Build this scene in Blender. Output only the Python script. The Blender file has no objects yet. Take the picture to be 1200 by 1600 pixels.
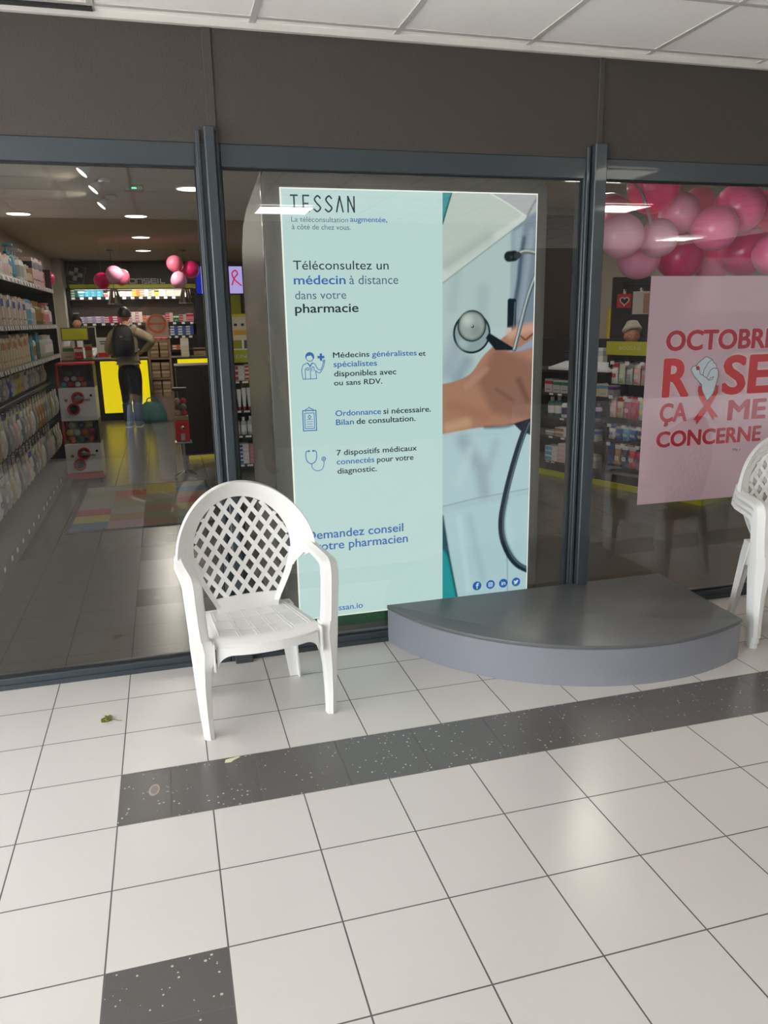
import bpy, math, random
import numpy as np
from mathutils import Vector, Matrix

random.seed(7)
SC = bpy.context.scene
COL = SC.collection
PI = math.pi

# ---------------------------------------------------------------- camera
cam_d = bpy.data.cameras.new('camera')
cam = bpy.data.objects.new('camera', cam_d)
COL.objects.link(cam)
cam_d.sensor_fit = 'VERTICAL'
cam_d.sensor_height = 36.0
cam_d.lens = 27.262
cam_d.clip_start = 0.05
PITCH, ROLL, YAW = 0.243780, -0.018644, 0.268323
_f = Vector((math.sin(YAW) * math.cos(PITCH), math.cos(YAW) * math.cos(PITCH), -math.sin(PITCH)))
_r0 = Vector((math.cos(YAW), -math.sin(YAW), 0))
_u0 = _r0.cross(_f)
_r = _r0 * math.cos(ROLL) + _u0 * math.sin(ROLL)
_u = -_r0 * math.sin(ROLL) + _u0 * math.cos(ROLL)
mw = Matrix.Identity(4)
for i in range(3):
    mw[i][0], mw[i][1], mw[i][2] = _r[i], _u[i], -_f[i]
mw.translation = Vector((0.26415, -3.48086, 1.55228))
cam.matrix_world = mw
SC.camera = cam

# ---------------------------------------------------------------- view, world, light
SC.view_settings.view_transform = 'Standard'
SC.view_settings.look = 'None'
SC.view_settings.gamma = 1.0
SC.view_settings.exposure = 0.32
SC.view_settings.use_curve_mapping = False
SC.cycles.max_bounces = 10
SC.cycles.diffuse_bounces = 5
SC.cycles.glossy_bounces = 5
SC.cycles.transparent_max_bounces = 16
SC.cycles.caustics_reflective = False
SC.cycles.caustics_refractive = False
SC.cycles.sample_clamp_indirect = 6.0

WORLD_STRENGTH = 7.0
world = bpy.data.worlds.new('sky')
SC.world = world
world.use_nodes = True
wn = world.node_tree
wn.nodes.clear()
w_out = wn.nodes.new('ShaderNodeOutputWorld')
w_bg = wn.nodes.new('ShaderNodeBackground')
w_bg.inputs['Color'].default_value = (0.86, 0.93, 1.0, 1)
w_bg.inputs['Strength'].default_value = WORLD_STRENGTH
wn.links.new(w_bg.outputs[0], w_out.inputs[0])

sun_d = bpy.data.lights.new('sun', 'SUN')
sun_d.energy = 16.0
sun_d.angle = 0.02
sun_d.color = (1, .95, .87)
sun = bpy.data.objects.new('sun', sun_d)
COL.objects.link(sun)
sun.rotation_euler = Vector((.62, .35, -.70)).to_track_quat('-Z', 'Y').to_euler()

LED_PANEL = 15.0       # ceiling light panels of the walkway
DOWN_EMIT = 7.0      # face of the shop's downlights
DOWN_WATT = 10.0
AD_EMIT = .89

# ---------------------------------------------------------------- materials
MATS = {}


def s2l(c):
    return tuple(((x / 255) / 12.92 if x / 255 <= 0.04045 else ((x / 255 + 0.055) / 1.055) ** 2.4) for x in c)


def mat(name, rgb, rough=0.5, metal=0.0, noise=0.06, scale=12.0, bump=0.0, bscale=200.0, coat=0.0, spec=0.5, emit=0.0, trans=0.0, alpha=1.0, sss=0.0):
    """procedural principled material: sRGB colour, a little noise in the colour, optional bump"""
    if name in MATS:
        return MATS[name]
    m = bpy.data.materials.new(name)
    m.use_nodes = True
    nt = m.node_tree
    b = nt.nodes['Principled BSDF']
    col = s2l(rgb)
    b.inputs['Roughness'].default_value = rough
    b.inputs['Metallic'].default_value = metal
    b.inputs['Coat Weight'].default_value = coat
    b.inputs['Specular IOR Level'].default_value = spec
    b.inputs['Alpha'].default_value = alpha
    b.inputs['Transmission Weight'].default_value = trans
    if noise > 0:
        tc = nt.nodes.new('ShaderNodeTexCoord')
        nz = nt.nodes.new('ShaderNodeTexNoise')
        nz.inputs['Scale'].default_value = scale
        nz.inputs['Detail'].default_value = 3
        mx = nt.nodes.new('ShaderNodeMix')
        mx.data_type = 'RGBA'
        mx.inputs['A'].default_value = (*[c * (1 - noise) for c in col], 1)
        mx.inputs['B'].default_value = (*[min(1, c * (1 + noise)) for c in col], 1)
        nt.links.new(tc.outputs['Object'], nz.inputs['Vector'])
        nt.links.new(nz.outputs['Fac'], mx.inputs['Factor'])
        nt.links.new(mx.outputs['Result'], b.inputs['Base Color'])
    else:
        b.inputs['Base Color'].default_value = (*col, 1)
    if bump > 0:
        tc = nt.nodes.new('ShaderNodeTexCoord')
        nz = nt.nodes.new('ShaderNodeTexNoise')
        nz.inputs['Scale'].default_value = bscale
        bp = nt.nodes.new('ShaderNodeBump')
        bp.inputs['Strength'].default_value = bump
        bp.inputs['Distance'].default_value = 0.004
        nt.links.new(tc.outputs['Object'], nz.inputs['Vector'])
        nt.links.new(nz.outputs['Fac'], bp.inputs['Height'])
        nt.links.new(bp.outputs['Normal'], b.inputs['Normal'])
    if emit > 0:
        b.inputs['Emission Color'].default_value = (*col, 1)
        b.inputs['Emission Strength'].default_value = emit
    MATS[name] = m
    return m


def emis(name, rgb, strength):
    if name in MATS:
        return MATS[name]
    m = bpy.data.materials.new(name)
    m.use_nodes = True
    nt = m.node_tree
    nt.nodes.clear()
    o = nt.nodes.new('ShaderNodeOutputMaterial')
    e = nt.nodes.new('ShaderNodeEmission')
    e.inputs['Color'].default_value = (*s2l(rgb), 1)
    e.inputs['Strength'].default_value = strength
    nt.links.new(e.outputs[0], o.inputs[0])
    MATS[name] = m
    return m


def math_node(nt, op, a, b=None, c=None):
    n = nt.nodes.new('ShaderNodeMath')
    n.operation = op
    for i, v in enumerate((a, b, c)):
        if v is None:
            continue
        if isinstance(v, (int, float)):
            n.inputs[i].default_value = v
        else:
            nt.links.new(v, n.inputs[i])
    return n.outputs[0]


def tile_mat(name, light, dark, grout, strips, rough, origin_y=-1.17):
    """30 cm floor tiles on the world grid; strips = list of (x0,x1,y0,y1,axis) of dark speckled tiles laid half a tile off"""
    m = bpy.data.materials.new(name)
    m.use_nodes = True
    nt = m.node_tree
    b = nt.nodes['Principled BSDF']
    g = nt.nodes.new('ShaderNodeNewGeometry')
    sp = nt.nodes.new('ShaderNodeSeparateXYZ')
    nt.links.new(g.outputs['Position'], sp.inputs[0])
    x, y = sp.outputs[0], sp.outputs[1]
    mm = lambda op, a, b_=None, c=None: math_node(nt, op, a, b_, c)

    def line(v, origin, pitch=0.3, w=0.0022):
        d = mm('PINGPONG', mm('SUBTRACT', v, origin), pitch / 2)      # distance to a joint, but joints are at multiples of pitch
        return mm('LESS_THAN', d, w)
    lx, ly = line(x, 0.0), line(y, origin_y)
    mask = None
    joints = None
    for (x0, x1, y0, y1, axis) in strips:
        inside = mm('MULTIPLY', mm('MULTIPLY', mm('GREATER_THAN', x, x0), mm('LESS_THAN', x, x1)),
                    mm('MULTIPLY', mm('GREATER_THAN', y, y0), mm('LESS_THAN', y, y1)))
        if axis == 'x':
            j = mm('MAXIMUM', line(x, 0.168, 0.3, 0.0022), ly)
        else:
            j = mm('MAXIMUM', line(y, 0.148, 0.3, 0.0022), lx)
        jm = mm('MULTIPLY', inside, j)
        mask = inside if mask is None else mm('MAXIMUM', mask, inside)
        joints = jm if joints is None else mm('MAXIMUM', joints, jm)
    base_j = mm('MAXIMUM', lx, ly)
    if mask is not None:
        base_j = mm('MAXIMUM', mm('MULTIPLY', base_j, mm('SUBTRACT', 1.0, mask)), joints)
    nz = nt.nodes.new('ShaderNodeTexNoise')
    nz.inputs['Scale'].default_value = 260
    nt.links.new(g.outputs['Position'], nz.inputs['Vector'])
    nz2 = nt.nodes.new('ShaderNodeTexNoise')
    nz2.inputs['Scale'].default_value = 5
    nt.links.new(g.outputs['Position'], nz2.inputs['Vector'])

    def rgbmix(fac, a, b_):
        n = nt.nodes.new('ShaderNodeMix')
        n.data_type = 'RGBA'
        for k, v in (('A', a), ('B', b_)):
            if isinstance(v, tuple):
                n.inputs[k].default_value = (*v, 1)
            else:
                nt.links.new(v, n.inputs[k])
        if isinstance(fac, float):
            n.inputs['Factor'].default_value = fac
        else:
            nt.links.new(fac, n.inputs['Factor'])
        return n.outputs['Result']
    L = s2l(light)
    lc = rgbmix(nz.outputs['Fac'], tuple(c * .93 for c in L), tuple(c * 1.06 for c in L))
    lc = rgbmix(mm('MULTIPLY', nz2.outputs['Fac'], .5), lc, tuple(c * .93 for c in L))
    if mask is not None:
        vo = nt.nodes.new('ShaderNodeTexVoronoi')
        vo.inputs['Scale'].default_value = 62
        nt.links.new(g.outputs['Position'], vo.inputs['Vector'])
        sc_ = nt.nodes.new('ShaderNodeSeparateColor')
        nt.links.new(vo.outputs['Color'], sc_.inputs[0])
        fleck = mm('MULTIPLY', mm('LESS_THAN', vo.outputs['Distance'], mm('MULTIPLY', sc_.outputs[0], 0.26)), mm('GREATER_THAN', sc_.outputs[1], 0.45))
        D = s2l(dark)
        dc = rgbmix(nz.outputs['Fac'], tuple(c * .8 for c in D), tuple(c * 1.2 for c in D))
        dc = rgbmix(mm('MULTIPLY', fleck, .75), dc, s2l((205, 200, 190)))
        lc = rgbmix(mask, lc, dc)
    final = rgbmix(base_j, lc, s2l(grout))
    nt.links.new(final, b.inputs['Base Color'])
    nt.links.new(mm('ADD', mm('MULTIPLY', base_j, 0.5), rough), b.inputs['Roughness'])
    bp = nt.nodes.new('ShaderNodeBump')
    bp.inputs['Strength'].default_value = 0.25
    bp.inputs['Distance'].default_value = 0.002
    nt.links.new(mm('SUBTRACT', 1.0, base_j), bp.inputs['Height'])
    nt.links.new(bp.outputs['Normal'], b.inputs['Normal'])
    return m


def glass_mat(name, tint, ior):
    """thin window pane: mirror reflection by Fresnel at its outer face, the rest passes straight through"""
    m = bpy.data.materials.new(name)
    m.use_nodes = True
    nt = m.node_tree
    nt.nodes.clear()
    o = nt.nodes.new('ShaderNodeOutputMaterial')
    t = nt.nodes.new('ShaderNodeBsdfTransparent')
    t.inputs[0].default_value = (*tint, 1)
    g = nt.nodes.new('ShaderNodeBsdfGlossy')
    g.inputs['Roughness'].default_value = 0.0
    fr = nt.nodes.new('ShaderNodeFresnel')
    fr.inputs['IOR'].default_value = ior
    geo = nt.nodes.new('ShaderNodeNewGeometry')
    fac = math_node(nt, 'MULTIPLY', fr.outputs[0], math_node(nt, 'SUBTRACT', 1.0, geo.outputs['Backfacing']))
    mx = nt.nodes.new('ShaderNodeMixShader')
    nt.links.new(fac, mx.inputs[0])
    nt.links.new(t.outputs[0], mx.inputs[1])
    nt.links.new(g.outputs[0], mx.inputs[2])
    nt.links.new(mx.outputs[0], o.inputs[0])
    return m


# ---------------------------------------------------------------- mesh helpers
class MB:
    def __init__(self):
        self.v, self.f, self.m = [], [], []

    def add(self, vs, fs, mi=0, mx=None):
        k = len(self.v)
        if mx is not None:
            vs = [tuple(mx @ Vector(p)) for p in vs]
        self.v += [tuple(p) for p in vs]
        self.f += [tuple(i + k for i in f) for f in fs]
        self.m += [mi] * len(fs)
        return self

    def box(self, x0, x1, y0, y1, z0, z1, mi=0, mx=None, ch=0.0):
        if ch > 0:
            return self.rbox(x0, x1, y0, y1, z0, z1, ch, mi, mx)
        vs = [(x, y, z) for x in (x0, x1) for y in (y0, y1) for z in (z0, z1)]
        return self.add(vs, [(0, 1, 3, 2), (4, 6, 7, 5), (0, 4, 5, 1), (2, 3, 7, 6), (0, 2, 6, 4), (1, 5, 7, 3)], mi, mx)

    def rbox(self, x0, x1, y0, y1, z0, z1, c, mi=0, mx=None):
        """box with chamfered edges"""
        vs, idx = [], {}
        X, Y, Z = (x0, x1), (y0, y1), (z0, z1)
        for i in (0, 1):
            for j in (0, 1):
                for k in (0, 1):
                    sx, sy, sz = (1 - 2 * i) * c, (1 - 2 * j) * c, (1 - 2 * k) * c
                    for a, d in enumerate(((0, sy, sz), (sx, 0, sz), (sx, sy, 0))):
                        idx[i, j, k, a] = len(vs)
                        vs.append((X[i] + d[0], Y[j] + d[1], Z[k] + d[2]))
        fs = []
        for i in (0, 1):
            q = [idx[i, 0, 0, 0], idx[i, 1, 0, 0], idx[i, 1, 1, 0], idx[i, 0, 1, 0]]
            fs.append(tuple(q if i else q[::-1]))
            q = [idx[0, i, 0, 1], idx[1, i, 0, 1], idx[1, i, 1, 1], idx[0, i, 1, 1]]
            fs.append(tuple(q[::-1] if i else q))
            q = [idx[0, 0, i, 2], idx[1, 0, i, 2], idx[1, 1, i, 2], idx[0, 1, i, 2]]
            fs.append(tuple(q if i else q[::-1]))
        for i in (0, 1):
            for j in (0, 1):
                q = [idx[i, j, 0, 0], idx[i, j, 1, 0], idx[i, j, 1, 1], idx[i, j, 0, 1]]
                fs.append(tuple(q if i == j else q[::-1]))
                q = [idx[i, 0, j, 0], idx[i, 1, j, 0], idx[i, 1, j, 2], idx[i, 0, j, 2]]
                fs.append(tuple(q[::-1] if i == j else q))
                q = [idx[0, i, j, 1], idx[1, i, j, 1], idx[1, i, j, 2], idx[0, i, j, 2]]
                fs.append(tuple(q if i == j else q[::-1]))
        for i in (0, 1):
            for j in (0, 1):
                for k in (0, 1):
                    q = [idx[i, j, k, 0], idx[i, j, k, 1], idx[i, j, k, 2]]
                    fs.append(tuple(q if (i + j + k) % 2 else q[::-1]))
        return self.add(vs, fs, mi, mx)

    def prism(self, poly, h0, h1, plane='xy', mi=0, mx=None):
        """extrude a polygon; plane xy (along z), xz (along y), yz (along x)"""
        n = len(poly)
        P = {'xy': lambda a, b, h: (a, b, h), 'xz': lambda a, b, h: (a, h, b), 'yz': lambda a, b, h: (h, a, b)}[plane]
        vs = [P(a, b, h0) for a, b in poly] + [P(a, b, h1) for a, b in poly]
        fs = [tuple(range(n))[::-1], tuple(range(n, 2 * n))] + [(i, (i + 1) % n, n + (i + 1) % n, n + i) for i in range(n)]
        return self.add(vs, fs, mi, mx)

    def loft(self, rings, mi=0, mx=None, caps=True, closed=True):
        n = len(rings[0])
        vs = [p for r in rings for p in r]
        fs = []
        for i in range(len(rings) - 1):
            for j in range(n if closed else n - 1):
                a, b = i * n + j, i * n + (j + 1) % n
                fs.append((a, b, b + n, a + n))
        if caps and closed:
            fs.append(tuple(range(n))[::-1])
            fs.append(tuple(range((len(rings) - 1) * n, len(rings) * n)))
        return self.add(vs, fs, mi, mx)

    def lathe(self, prof, n=20, c=(0, 0, 0), mi=0, mx=None, axis='z'):
        rings = []
        for r, h in prof:
            ring = []
            for k in range(n):
                a = 2 * PI * k / n
                u, w = r * math.cos(a), r * math.sin(a)
                p = {'z': (u, w, h), 'y': (u, h, w), 'x': (h, u, w)}[axis]
                ring.append((c[0] + p[0], c[1] + p[1], c[2] + p[2]))
            rings.append(ring)
        return self.loft(rings, mi, mx)

    def tube(self, pts, r, n=8, mi=0, mx=None):
        pts = [Vector(p) for p in pts]
        rs = r if isinstance(r, (list, tuple)) else [r] * len(pts)
        rings = []
        up = Vector((0, 0, 1))
        prev = None
        for i, p in enumerate(pts):
            d = (pts[min(i + 1, len(pts) - 1)] - pts[max(i - 1, 0)]).normalized()
            if prev is None:
                a = up if abs(d.z) < .95 else Vector((1, 0, 0))
                u = a.cross(d).normalized()
            else:
                u = (prev - d * prev.dot(d)).normalized()
            prev = u
            w = d.cross(u)
            rings.append([tuple(p + (u * math.cos(2 * PI * k / n) + w * math.sin(2 * PI * k / n)) * rs[i]) for k in range(n)])
        return self.loft(rings, mi, mx)

    def sphere(self, c, r, n=20, m=12, mi=0, sq=(1, 1, 1), mx=None):
        rings = []
        for i in range(1, m):
            t = PI * i / m
            rings.append([(c[0] + r * sq[0] * math.sin(t) * math.cos(2 * PI * k / n), c[1] + r * sq[1] * math.sin(t) * math.sin(2 * PI * k / n), c[2] - r * sq[2] * math.cos(t)) for k in range(n)])
        return self.loft(rings, mi, mx)

    def grid(self, fn, nu, nv, mi=0, mx=None):
        vs = [fn(i / nu, j / nv) for j in range(nv + 1) for i in range(nu + 1)]
        fs = [(j * (nu + 1) + i, j * (nu + 1) + i + 1, (j + 1) * (nu + 1) + i + 1, (j + 1) * (nu + 1) + i) for j in range(nv) for i in range(nu)]
        return self.add(vs, fs, mi, mx)

    def mesh(self, name, mats, smooth=False):
        me = bpy.data.meshes.new(name)
        me.from_pydata(self.v, [], self.f)
        for m in (mats if isinstance(mats, (list, tuple)) else [mats]):
            me.materials.append(m)
        me.polygons.foreach_set('material_index', self.m)
        if smooth:
            me.polygons.foreach_set('use_smooth', [True] * len(self.f))
        me.update()
        return me

    def build(self, name, mats, parent=None, smooth=False, bevel=0.0, solid=0.0, angle=None, sub=0, loc=None, rot=None):
        me = self.mesh(name, mats, smooth)
        o = bpy.data.objects.new(name, me)
        COL.objects.link(o)
        if loc:
            o.location = loc
        if rot:
            o.rotation_euler = rot
        if solid:
            md = o.modifiers.new('solid', 'SOLIDIFY')
            md.thickness = solid
            md.offset = 0
        if sub:
            md = o.modifiers.new('sub', 'SUBSURF')
            md.levels = md.render_levels = sub
        if bevel:
            md = o.modifiers.new('bevel', 'BEVEL')
            md.width = bevel
            md.segments = 2
            md.limit_method = 'ANGLE'
            md.angle_limit = math.radians(40)
        if solid or bevel or sub:
            apply_mods(o)
        if angle:
            shade_by_angle(o.data, angle)
        if parent:
            o.parent = parent
        return o


def apply_mods(o):
    dg = bpy.context.evaluated_depsgraph_get()
    me = bpy.data.meshes.new_from_object(o.evaluated_get(dg), depsgraph=dg)
    old = o.data
    o.modifiers.clear()
    o.data = me
    me.name = old.name
    bpy.data.meshes.remove(old)


def shade_by_angle(me, deg):
    me.polygons.foreach_set('use_smooth', [True] * len(me.polygons))
    try:
        me.set_sharp_from_angle(angle=math.radians(deg))
    except Exception:
        pass


def tag(o, label, cat, group=None, kind=None):
    o['label'] = label
    o['category'] = cat
    if group:
        o['group'] = group
    if kind:
        o['kind'] = kind
    return o


def struct(o):
    o['kind'] = 'structure'
    return o


def empty(name, label, cat, loc=(0, 0, 0), rz=0.0, group=None):
    o = bpy.data.objects.new(name, None)
    o.empty_display_size = 0.05
    COL.objects.link(o)
    o.location = loc
    o.rotation_euler = (0, 0, rz)
    return tag(o, label, cat, group)


def copy_tree(root, loc=None, rz=None, label=None, group=None):
    def rec(o, par):
        c = o.copy()
        COL.objects.link(c)
        if par is not None:
            c.parent = par
        for ch in o.children:
            rec(ch, c)
        return c
    c = rec(root, None)
    if loc is not None:
        c.location = loc
    if rz is not None:
        c.rotation_euler = (0, 0, rz)
    if label:
        c['label'] = label
    if group:
        c['group'] = group
    return c


def text_mesh(name, s, x0, x1, zb, cap, m, y, parent, bold=0.0, depth=0.0006, space=1.0, capped=True, lift=0.0):
    """lettering on a plane facing -Y, fitted between x0 and x1, baseline zb (zb may be a pair: left and right end)"""
    cu = bpy.data.curves.new(name, 'FONT')
    cu.body = s
    cu.size = 1.0
    cu.space_character = space
    cu.extrude = 0.0
    cu.resolution_u = 4
    o = bpy.data.objects.new(name, cu)
    COL.objects.link(o)
    dg = bpy.context.evaluated_depsgraph_get()
    me = bpy.data.meshes.new_from_object(o.evaluated_get(dg), depsgraph=dg)
    bpy.data.objects.remove(o)
    bpy.data.curves.remove(cu)
    if bold:                                          # heavier strokes: the same letters laid over each other a little apart
        V0 = [tuple(v.co) for v in me.vertices]
        F0 = [tuple(p.vertices) for p in me.polygons]
        bpy.data.meshes.remove(me)
        mb = MB()
        k_ = 6 if bold < .03 else 12
        for q in range(k_):
            a_ = 2 * PI * q / k_
            mb.add([(x + bold * math.cos(a_), y_ + bold * .8 * math.sin(a_), q * .00002) for x, y_, _ in V0], F0)
        me = mb.mesh(name, [])
    n = len(me.vertices)
    co = np.zeros(n * 3)
    me.vertices.foreach_get('co', co)
    co = co.reshape(-1, 3)
    xa, xb = co[:, 0].min(), co[:, 0].max()
    caph = 0.729
    z0, z1 = zb if isinstance(zb, tuple) else (zb, zb)
    out = np.zeros_like(co)
    t = (co[:, 0] - xa) / (xb - xa)
    out[:, 0] = x0 + t * (x1 - x0)
    out[:, 2] = z0 + t * (z1 - z0) + co[:, 1] / caph * cap
    out[:, 1] = y + co[:, 2]
    me.vertices.foreach_set('co', out.ravel())
    me.materials.clear()
    me.materials.append(m)
    me.name = name
    me.update()
    b = bpy.data.objects.new(name, me)
    COL.objects.link(b)
    if depth:
        md = b.modifiers.new('solid', 'SOLIDIFY')
        md.thickness = depth
        md.offset = 0
        apply_mods(b)
    b.parent = parent
    return b

# ---------------------------------------------------------------- shared materials
M_FLOOR = tile_mat('floor_tiles', (207, 202, 198), (95, 92, 91), (88, 82, 82),
                   [(0.0, 30, -1.17, -0.87, 'x'), (0.0, 0.3, -8.0, -1.77, 'y')], 0.24)
M_FLOOR_IN = tile_mat('shop_floor_tiles', (86, 81, 74), (88, 82, 78), (50, 47, 44), [], 0.24)
M_FLOOR_IN.node_tree.nodes['Principled BSDF'].inputs['Specular IOR Level'].default_value = .3
M_FASCIA = mat('taupe_render', (67, 62, 57), .8, noise=.05, scale=3, bump=.5, bscale=160)
M_FRAME = mat('anthracite_aluminium', (50, 59, 65), .38, metal=.0, noise=.03, coat=.15)
M_GASKET = mat('black_rubber', (24, 25, 27), .6, noise=0)
M_CEIL = mat('mineral_ceiling_tile', (250, 248, 246), .9, noise=.03, scale=30, bump=.15, bscale=400)
M_TBAR = mat('ceiling_rail', (196, 193, 191), .5, noise=.02)
M_WHITEW = mat('white_paint', (206, 203, 198), .8, noise=.03)
M_GREYW = mat('grey_wall_paint', (60, 58, 56), .75, noise=.04)
M_SHOPCEIL = mat('shop_ceiling_paint', (196, 188, 172), .85, noise=.03)
M_SHOPWALL = mat('beige_wall_paint', (186, 176, 160), .8, noise=.03)
M_TAUPEW = mat('taupe_wall_panel', (122, 110, 100), .6, noise=.04)
M_BLACK = mat('black_lacquer', (26, 24, 24), .4, noise=.03)
M_DARK = mat('dark_grey_laminate', (52, 50, 49), .35, noise=.05)
M_BROWN = mat('dark_brown_laminate', (70, 58, 50), .45, noise=.05)
M_CHROME = mat('chrome', (205, 205, 205), .12, metal=1, noise=0)
M_STEEL = mat('brushed_steel', (165, 165, 163), .35, metal=.9, noise=.03)
M_CLEAR = glass_mat('clear_acrylic', (.93, .93, .93), 1.35)
M_WHITE = mat('white_plastic', (236, 236, 236), .34, noise=.015)
M_WHITEG = mat('white_enamel', (232, 233, 236), .25, noise=.015)
M_RED = mat('red_plastic', (202, 36, 40), .3, noise=.03)
M_LIME = mat('lime_green_panel', (178, 178, 22), .45, noise=.03)
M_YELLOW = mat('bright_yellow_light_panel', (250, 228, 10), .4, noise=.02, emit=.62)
M_TAGW = mat('white_price_card', (238, 238, 234), .5, noise=0)
M_TAGY = mat('yellow_price_card', (228, 214, 92), .5, noise=0)
M_GLASS = glass_mat('window_glass', (.94, .95, .94), 1.85)
M_PINKTXT = mat('sign_white', (228, 226, 222), .4, noise=0)

# ---------------------------------------------------------------- floor, ceiling, walls
struct(MB().box(-7.2, 16, -9.6, -0.03, -.1, 0).build('floor', M_FLOOR))
struct(MB().box(-1.5, 7.0, -0.03, 12.6, -.1, 0).build('floor_shop', M_FLOOR_IN))
M_PAVE = mat('outdoor_paving', (214, 208, 198), .9, noise=.08, scale=2)
struct(MB().box(-30, -7.2, -25, 10, -.2, -.02).build('ground_outside', M_PAVE))
struct(MB().box(16, 40, -25, 10, -.2, -.02).build('ground_outside_right', M_PAVE))

CH = 2.685
struct(MB().box(-7.2, 9.0, -9.6, -0.02, CH + .012, CH + .1).build('ceiling', M_CEIL))
bars = MB()
xb = 1.30 - .595 * 14
while xb < 9:
    bars.box(xb - .012, xb + .012, -9.6, -.02, CH + .008, CH + .013)
    xb += .595
for k in range(17):
    yb = -.10 - .535 * k if k < 2 else -.635 - .6 * (k - 1)
    bars.box(-7.2, 9, yb - .012, yb + .012, CH + .0085, CH + .013)
struct(bars.build('trim_ceiling_rails', M_TBAR))
struct(MB().box(-7.2, 16, -.042, -.0205, CH - .012, CH + .012).build('trim_ceiling_edge', M_WHITEW))

struct(MB().prism([(-1.3, -.043), (.115, -.043), (.115, -.088), (-1.3, -.05)][::-1], CH + .004, CH + .0115).build('trim_ceiling_gap', M_GASKET))  # black wedge stands in for the shade inside a ceiling gap
fas = MB().box(-7.2, 16, -.02, .16, 2.256, CH + .1)
struct(fas.build('wall_fascia', M_FASCIA))
for k, (xc, w) in enumerate(((.527, .018), (2.275, .014))):
    struct(MB().box(xc - w, xc + w, -.0265, -.0195, 2.30, CH - .012, ch=.002).build('trim_%d' % (k + 1), M_FASCIA))

# window frames: three panes, their mullions and the bars in front of them
EDGES = [(-6.9, -.012), (.453, .552), (2.207, 2.318), (5.4, 5.5)]
GL0, GL1 = .057, 2.166
spans = [(-6.9, .453), (.552, 2.207), (2.318, 5.4)]
for k, (a, b) in enumerate(spans):
    w = MB()
    w.box(a, b, -.02, .05, 2.166, 2.256, ch=.003)
    w.box(a, b, -.02, .05, 0, .05, ch=.003)
    w.box(a, b, -.03, -.02, 0, .022)
    win = struct(w.build('window_%d' % (k + 1), M_FRAME))
    MB().box(a, b, .001, .009, GL0 - .006, GL1).build('pane', M_GLASS, win)
    g = MB()
    e = .007
    g.box(a, b, -.004, .014, GL1 - e, GL1)
    g.box(a, b, -.004, .014, .05, GL0)
    g.box(a, a + e, -.004, .014, GL0, GL1 - e)
    g.box(b - e, b, -.004, .014, GL0, GL1 - e)
    g.build('gasket', M_GASKET, win)
for k, (a, b, c, d) in enumerate(((.453, .552, .492, .533), (2.207, 2.318, 2.238, 2.300))):
    m_ = MB()
    m_.box(a, b, -.02, .06, 0, 2.256, ch=.002)
    m_.box(a + .006, a + .022, -.034, -.02, 0.0, 2.30, ch=.002)
    m_.box(c, d, -.062, -.02, 0, 2.312, ch=.004)
    m_.box(b - .016, b - .004, -.03, -.02, 0.0, 2.295, ch=.002)
    if k == 0:
        m_.box(c - .018, d + .02, -.068, -.02, 0, .055, ch=.003)
    struct(m_.build('trim_%d' % (k + 3), M_FRAME))
struct(MB().box(5.4, 16, -.02, .16, 0, 2.256).build('wall_facade_right', M_FASCIA))

# the walkway behind the camera: a wall opposite, a further front with a sign, an open end to daylight on the left
struct(MB().box(-2.2, 4.6, -6.5, -6.2, 0, CH + .012).build('wall_opposite', M_GREYW))
struct(MB().box(-2.2, 4.6, -6.2, -6.17, 0, 1.0).build('trim_opposite_dado', M_DARK))
struct(MB().box(4.6, 4.75, -9.6, -6.2, 0, CH + .012).build('wall_return', M_GREYW))
M_FARW = mat('grey_far_front', (62, 58, 57), .8, noise=.05)
struct(MB().box(4.75, 22, -9.6, -9.4, 0, CH + .012).box(9.0, 22, -9.6, -9.4, CH + .012, 5.2).build('wall_opposite_far', M_FARW))  # upper part added to keep bright sky out of the window reflection
struct(MB().box(-7.4, 9.0, -9.8, -9.6, CH + .1, CH + .6).build('wall_roof_edge', M_GREYW))

struct(MB().box(9.0, 9.2, -5.0, 0, 0, CH + .1).build('wall_end_right', M_GREYW))  # unseen wall added to hold back daylight from the right

# shop shell
struct(MB().box(-1.5, 7.0, .16, 12.6, CH, CH + .1).build('ceiling_shop', M_SHOPCEIL))
struct(MB().box(-1.62, -1.5, .16, 12.6, 0, CH + .1).build('wall_left', M_SHOPWALL))
struct(MB().box(-1.62, 7.0, 12.45, 12.6, 0, CH + .1).build('wall_back', M_TAUPEW))
struct(MB().box(7.0, 7.1, .16, 12.6, 0, CH + .1).build('wall_right', M_SHOPWALL))
pw = MB().box(4.15, 7.0, 4.64, 4.76, 0, CH).build('wall_partition', M_SHOPWALL)
struct(pw)
struct(MB().box(1.95, 4.15, 9.4, 9.52, 0, CH).build('wall_store', M_SHOPWALL))
struct(MB().box(-1.5, -1.34, 11.7, 12.45, 0, CH).build('wall_pillar', M_SHOPWALL))
d1 = MB().box(4.25, 4.70, 4.60, 4.64, 0, 2.61, ch=.004).build('door_1', M_BROWN)
struct(d1)
MB().box(4.70, 4.80, 4.60, 4.64, 2.0, 2.07).build('door_closer', M_BLACK, d1)

# ---------------------------------------------------------------- lamps
M_LED = emis('led_panel', (255, 250, 240), LED_PANEL)


def ceiling_panel(x, y, label):
    t = empty('ceiling_light', label, 'ceiling light', (x, y, CH - .008), 0, 'square ceiling lights of the walkway')
    f = MB()
    for a in ((-.295, .295, -.295, -.275), (-.295, .295, .275, .295), (-.295, -.275, -.275, .275), (.275, .295, -.275, .275)):
        f.box(a[0], a[1], a[2], a[3], -.004, .006)
    f.build('frame', M_WHITE, t)
    MB().box(-.275, .275, -.275, .275, 0, .005).build('diffuser', M_LED, t)
    return t


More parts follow.
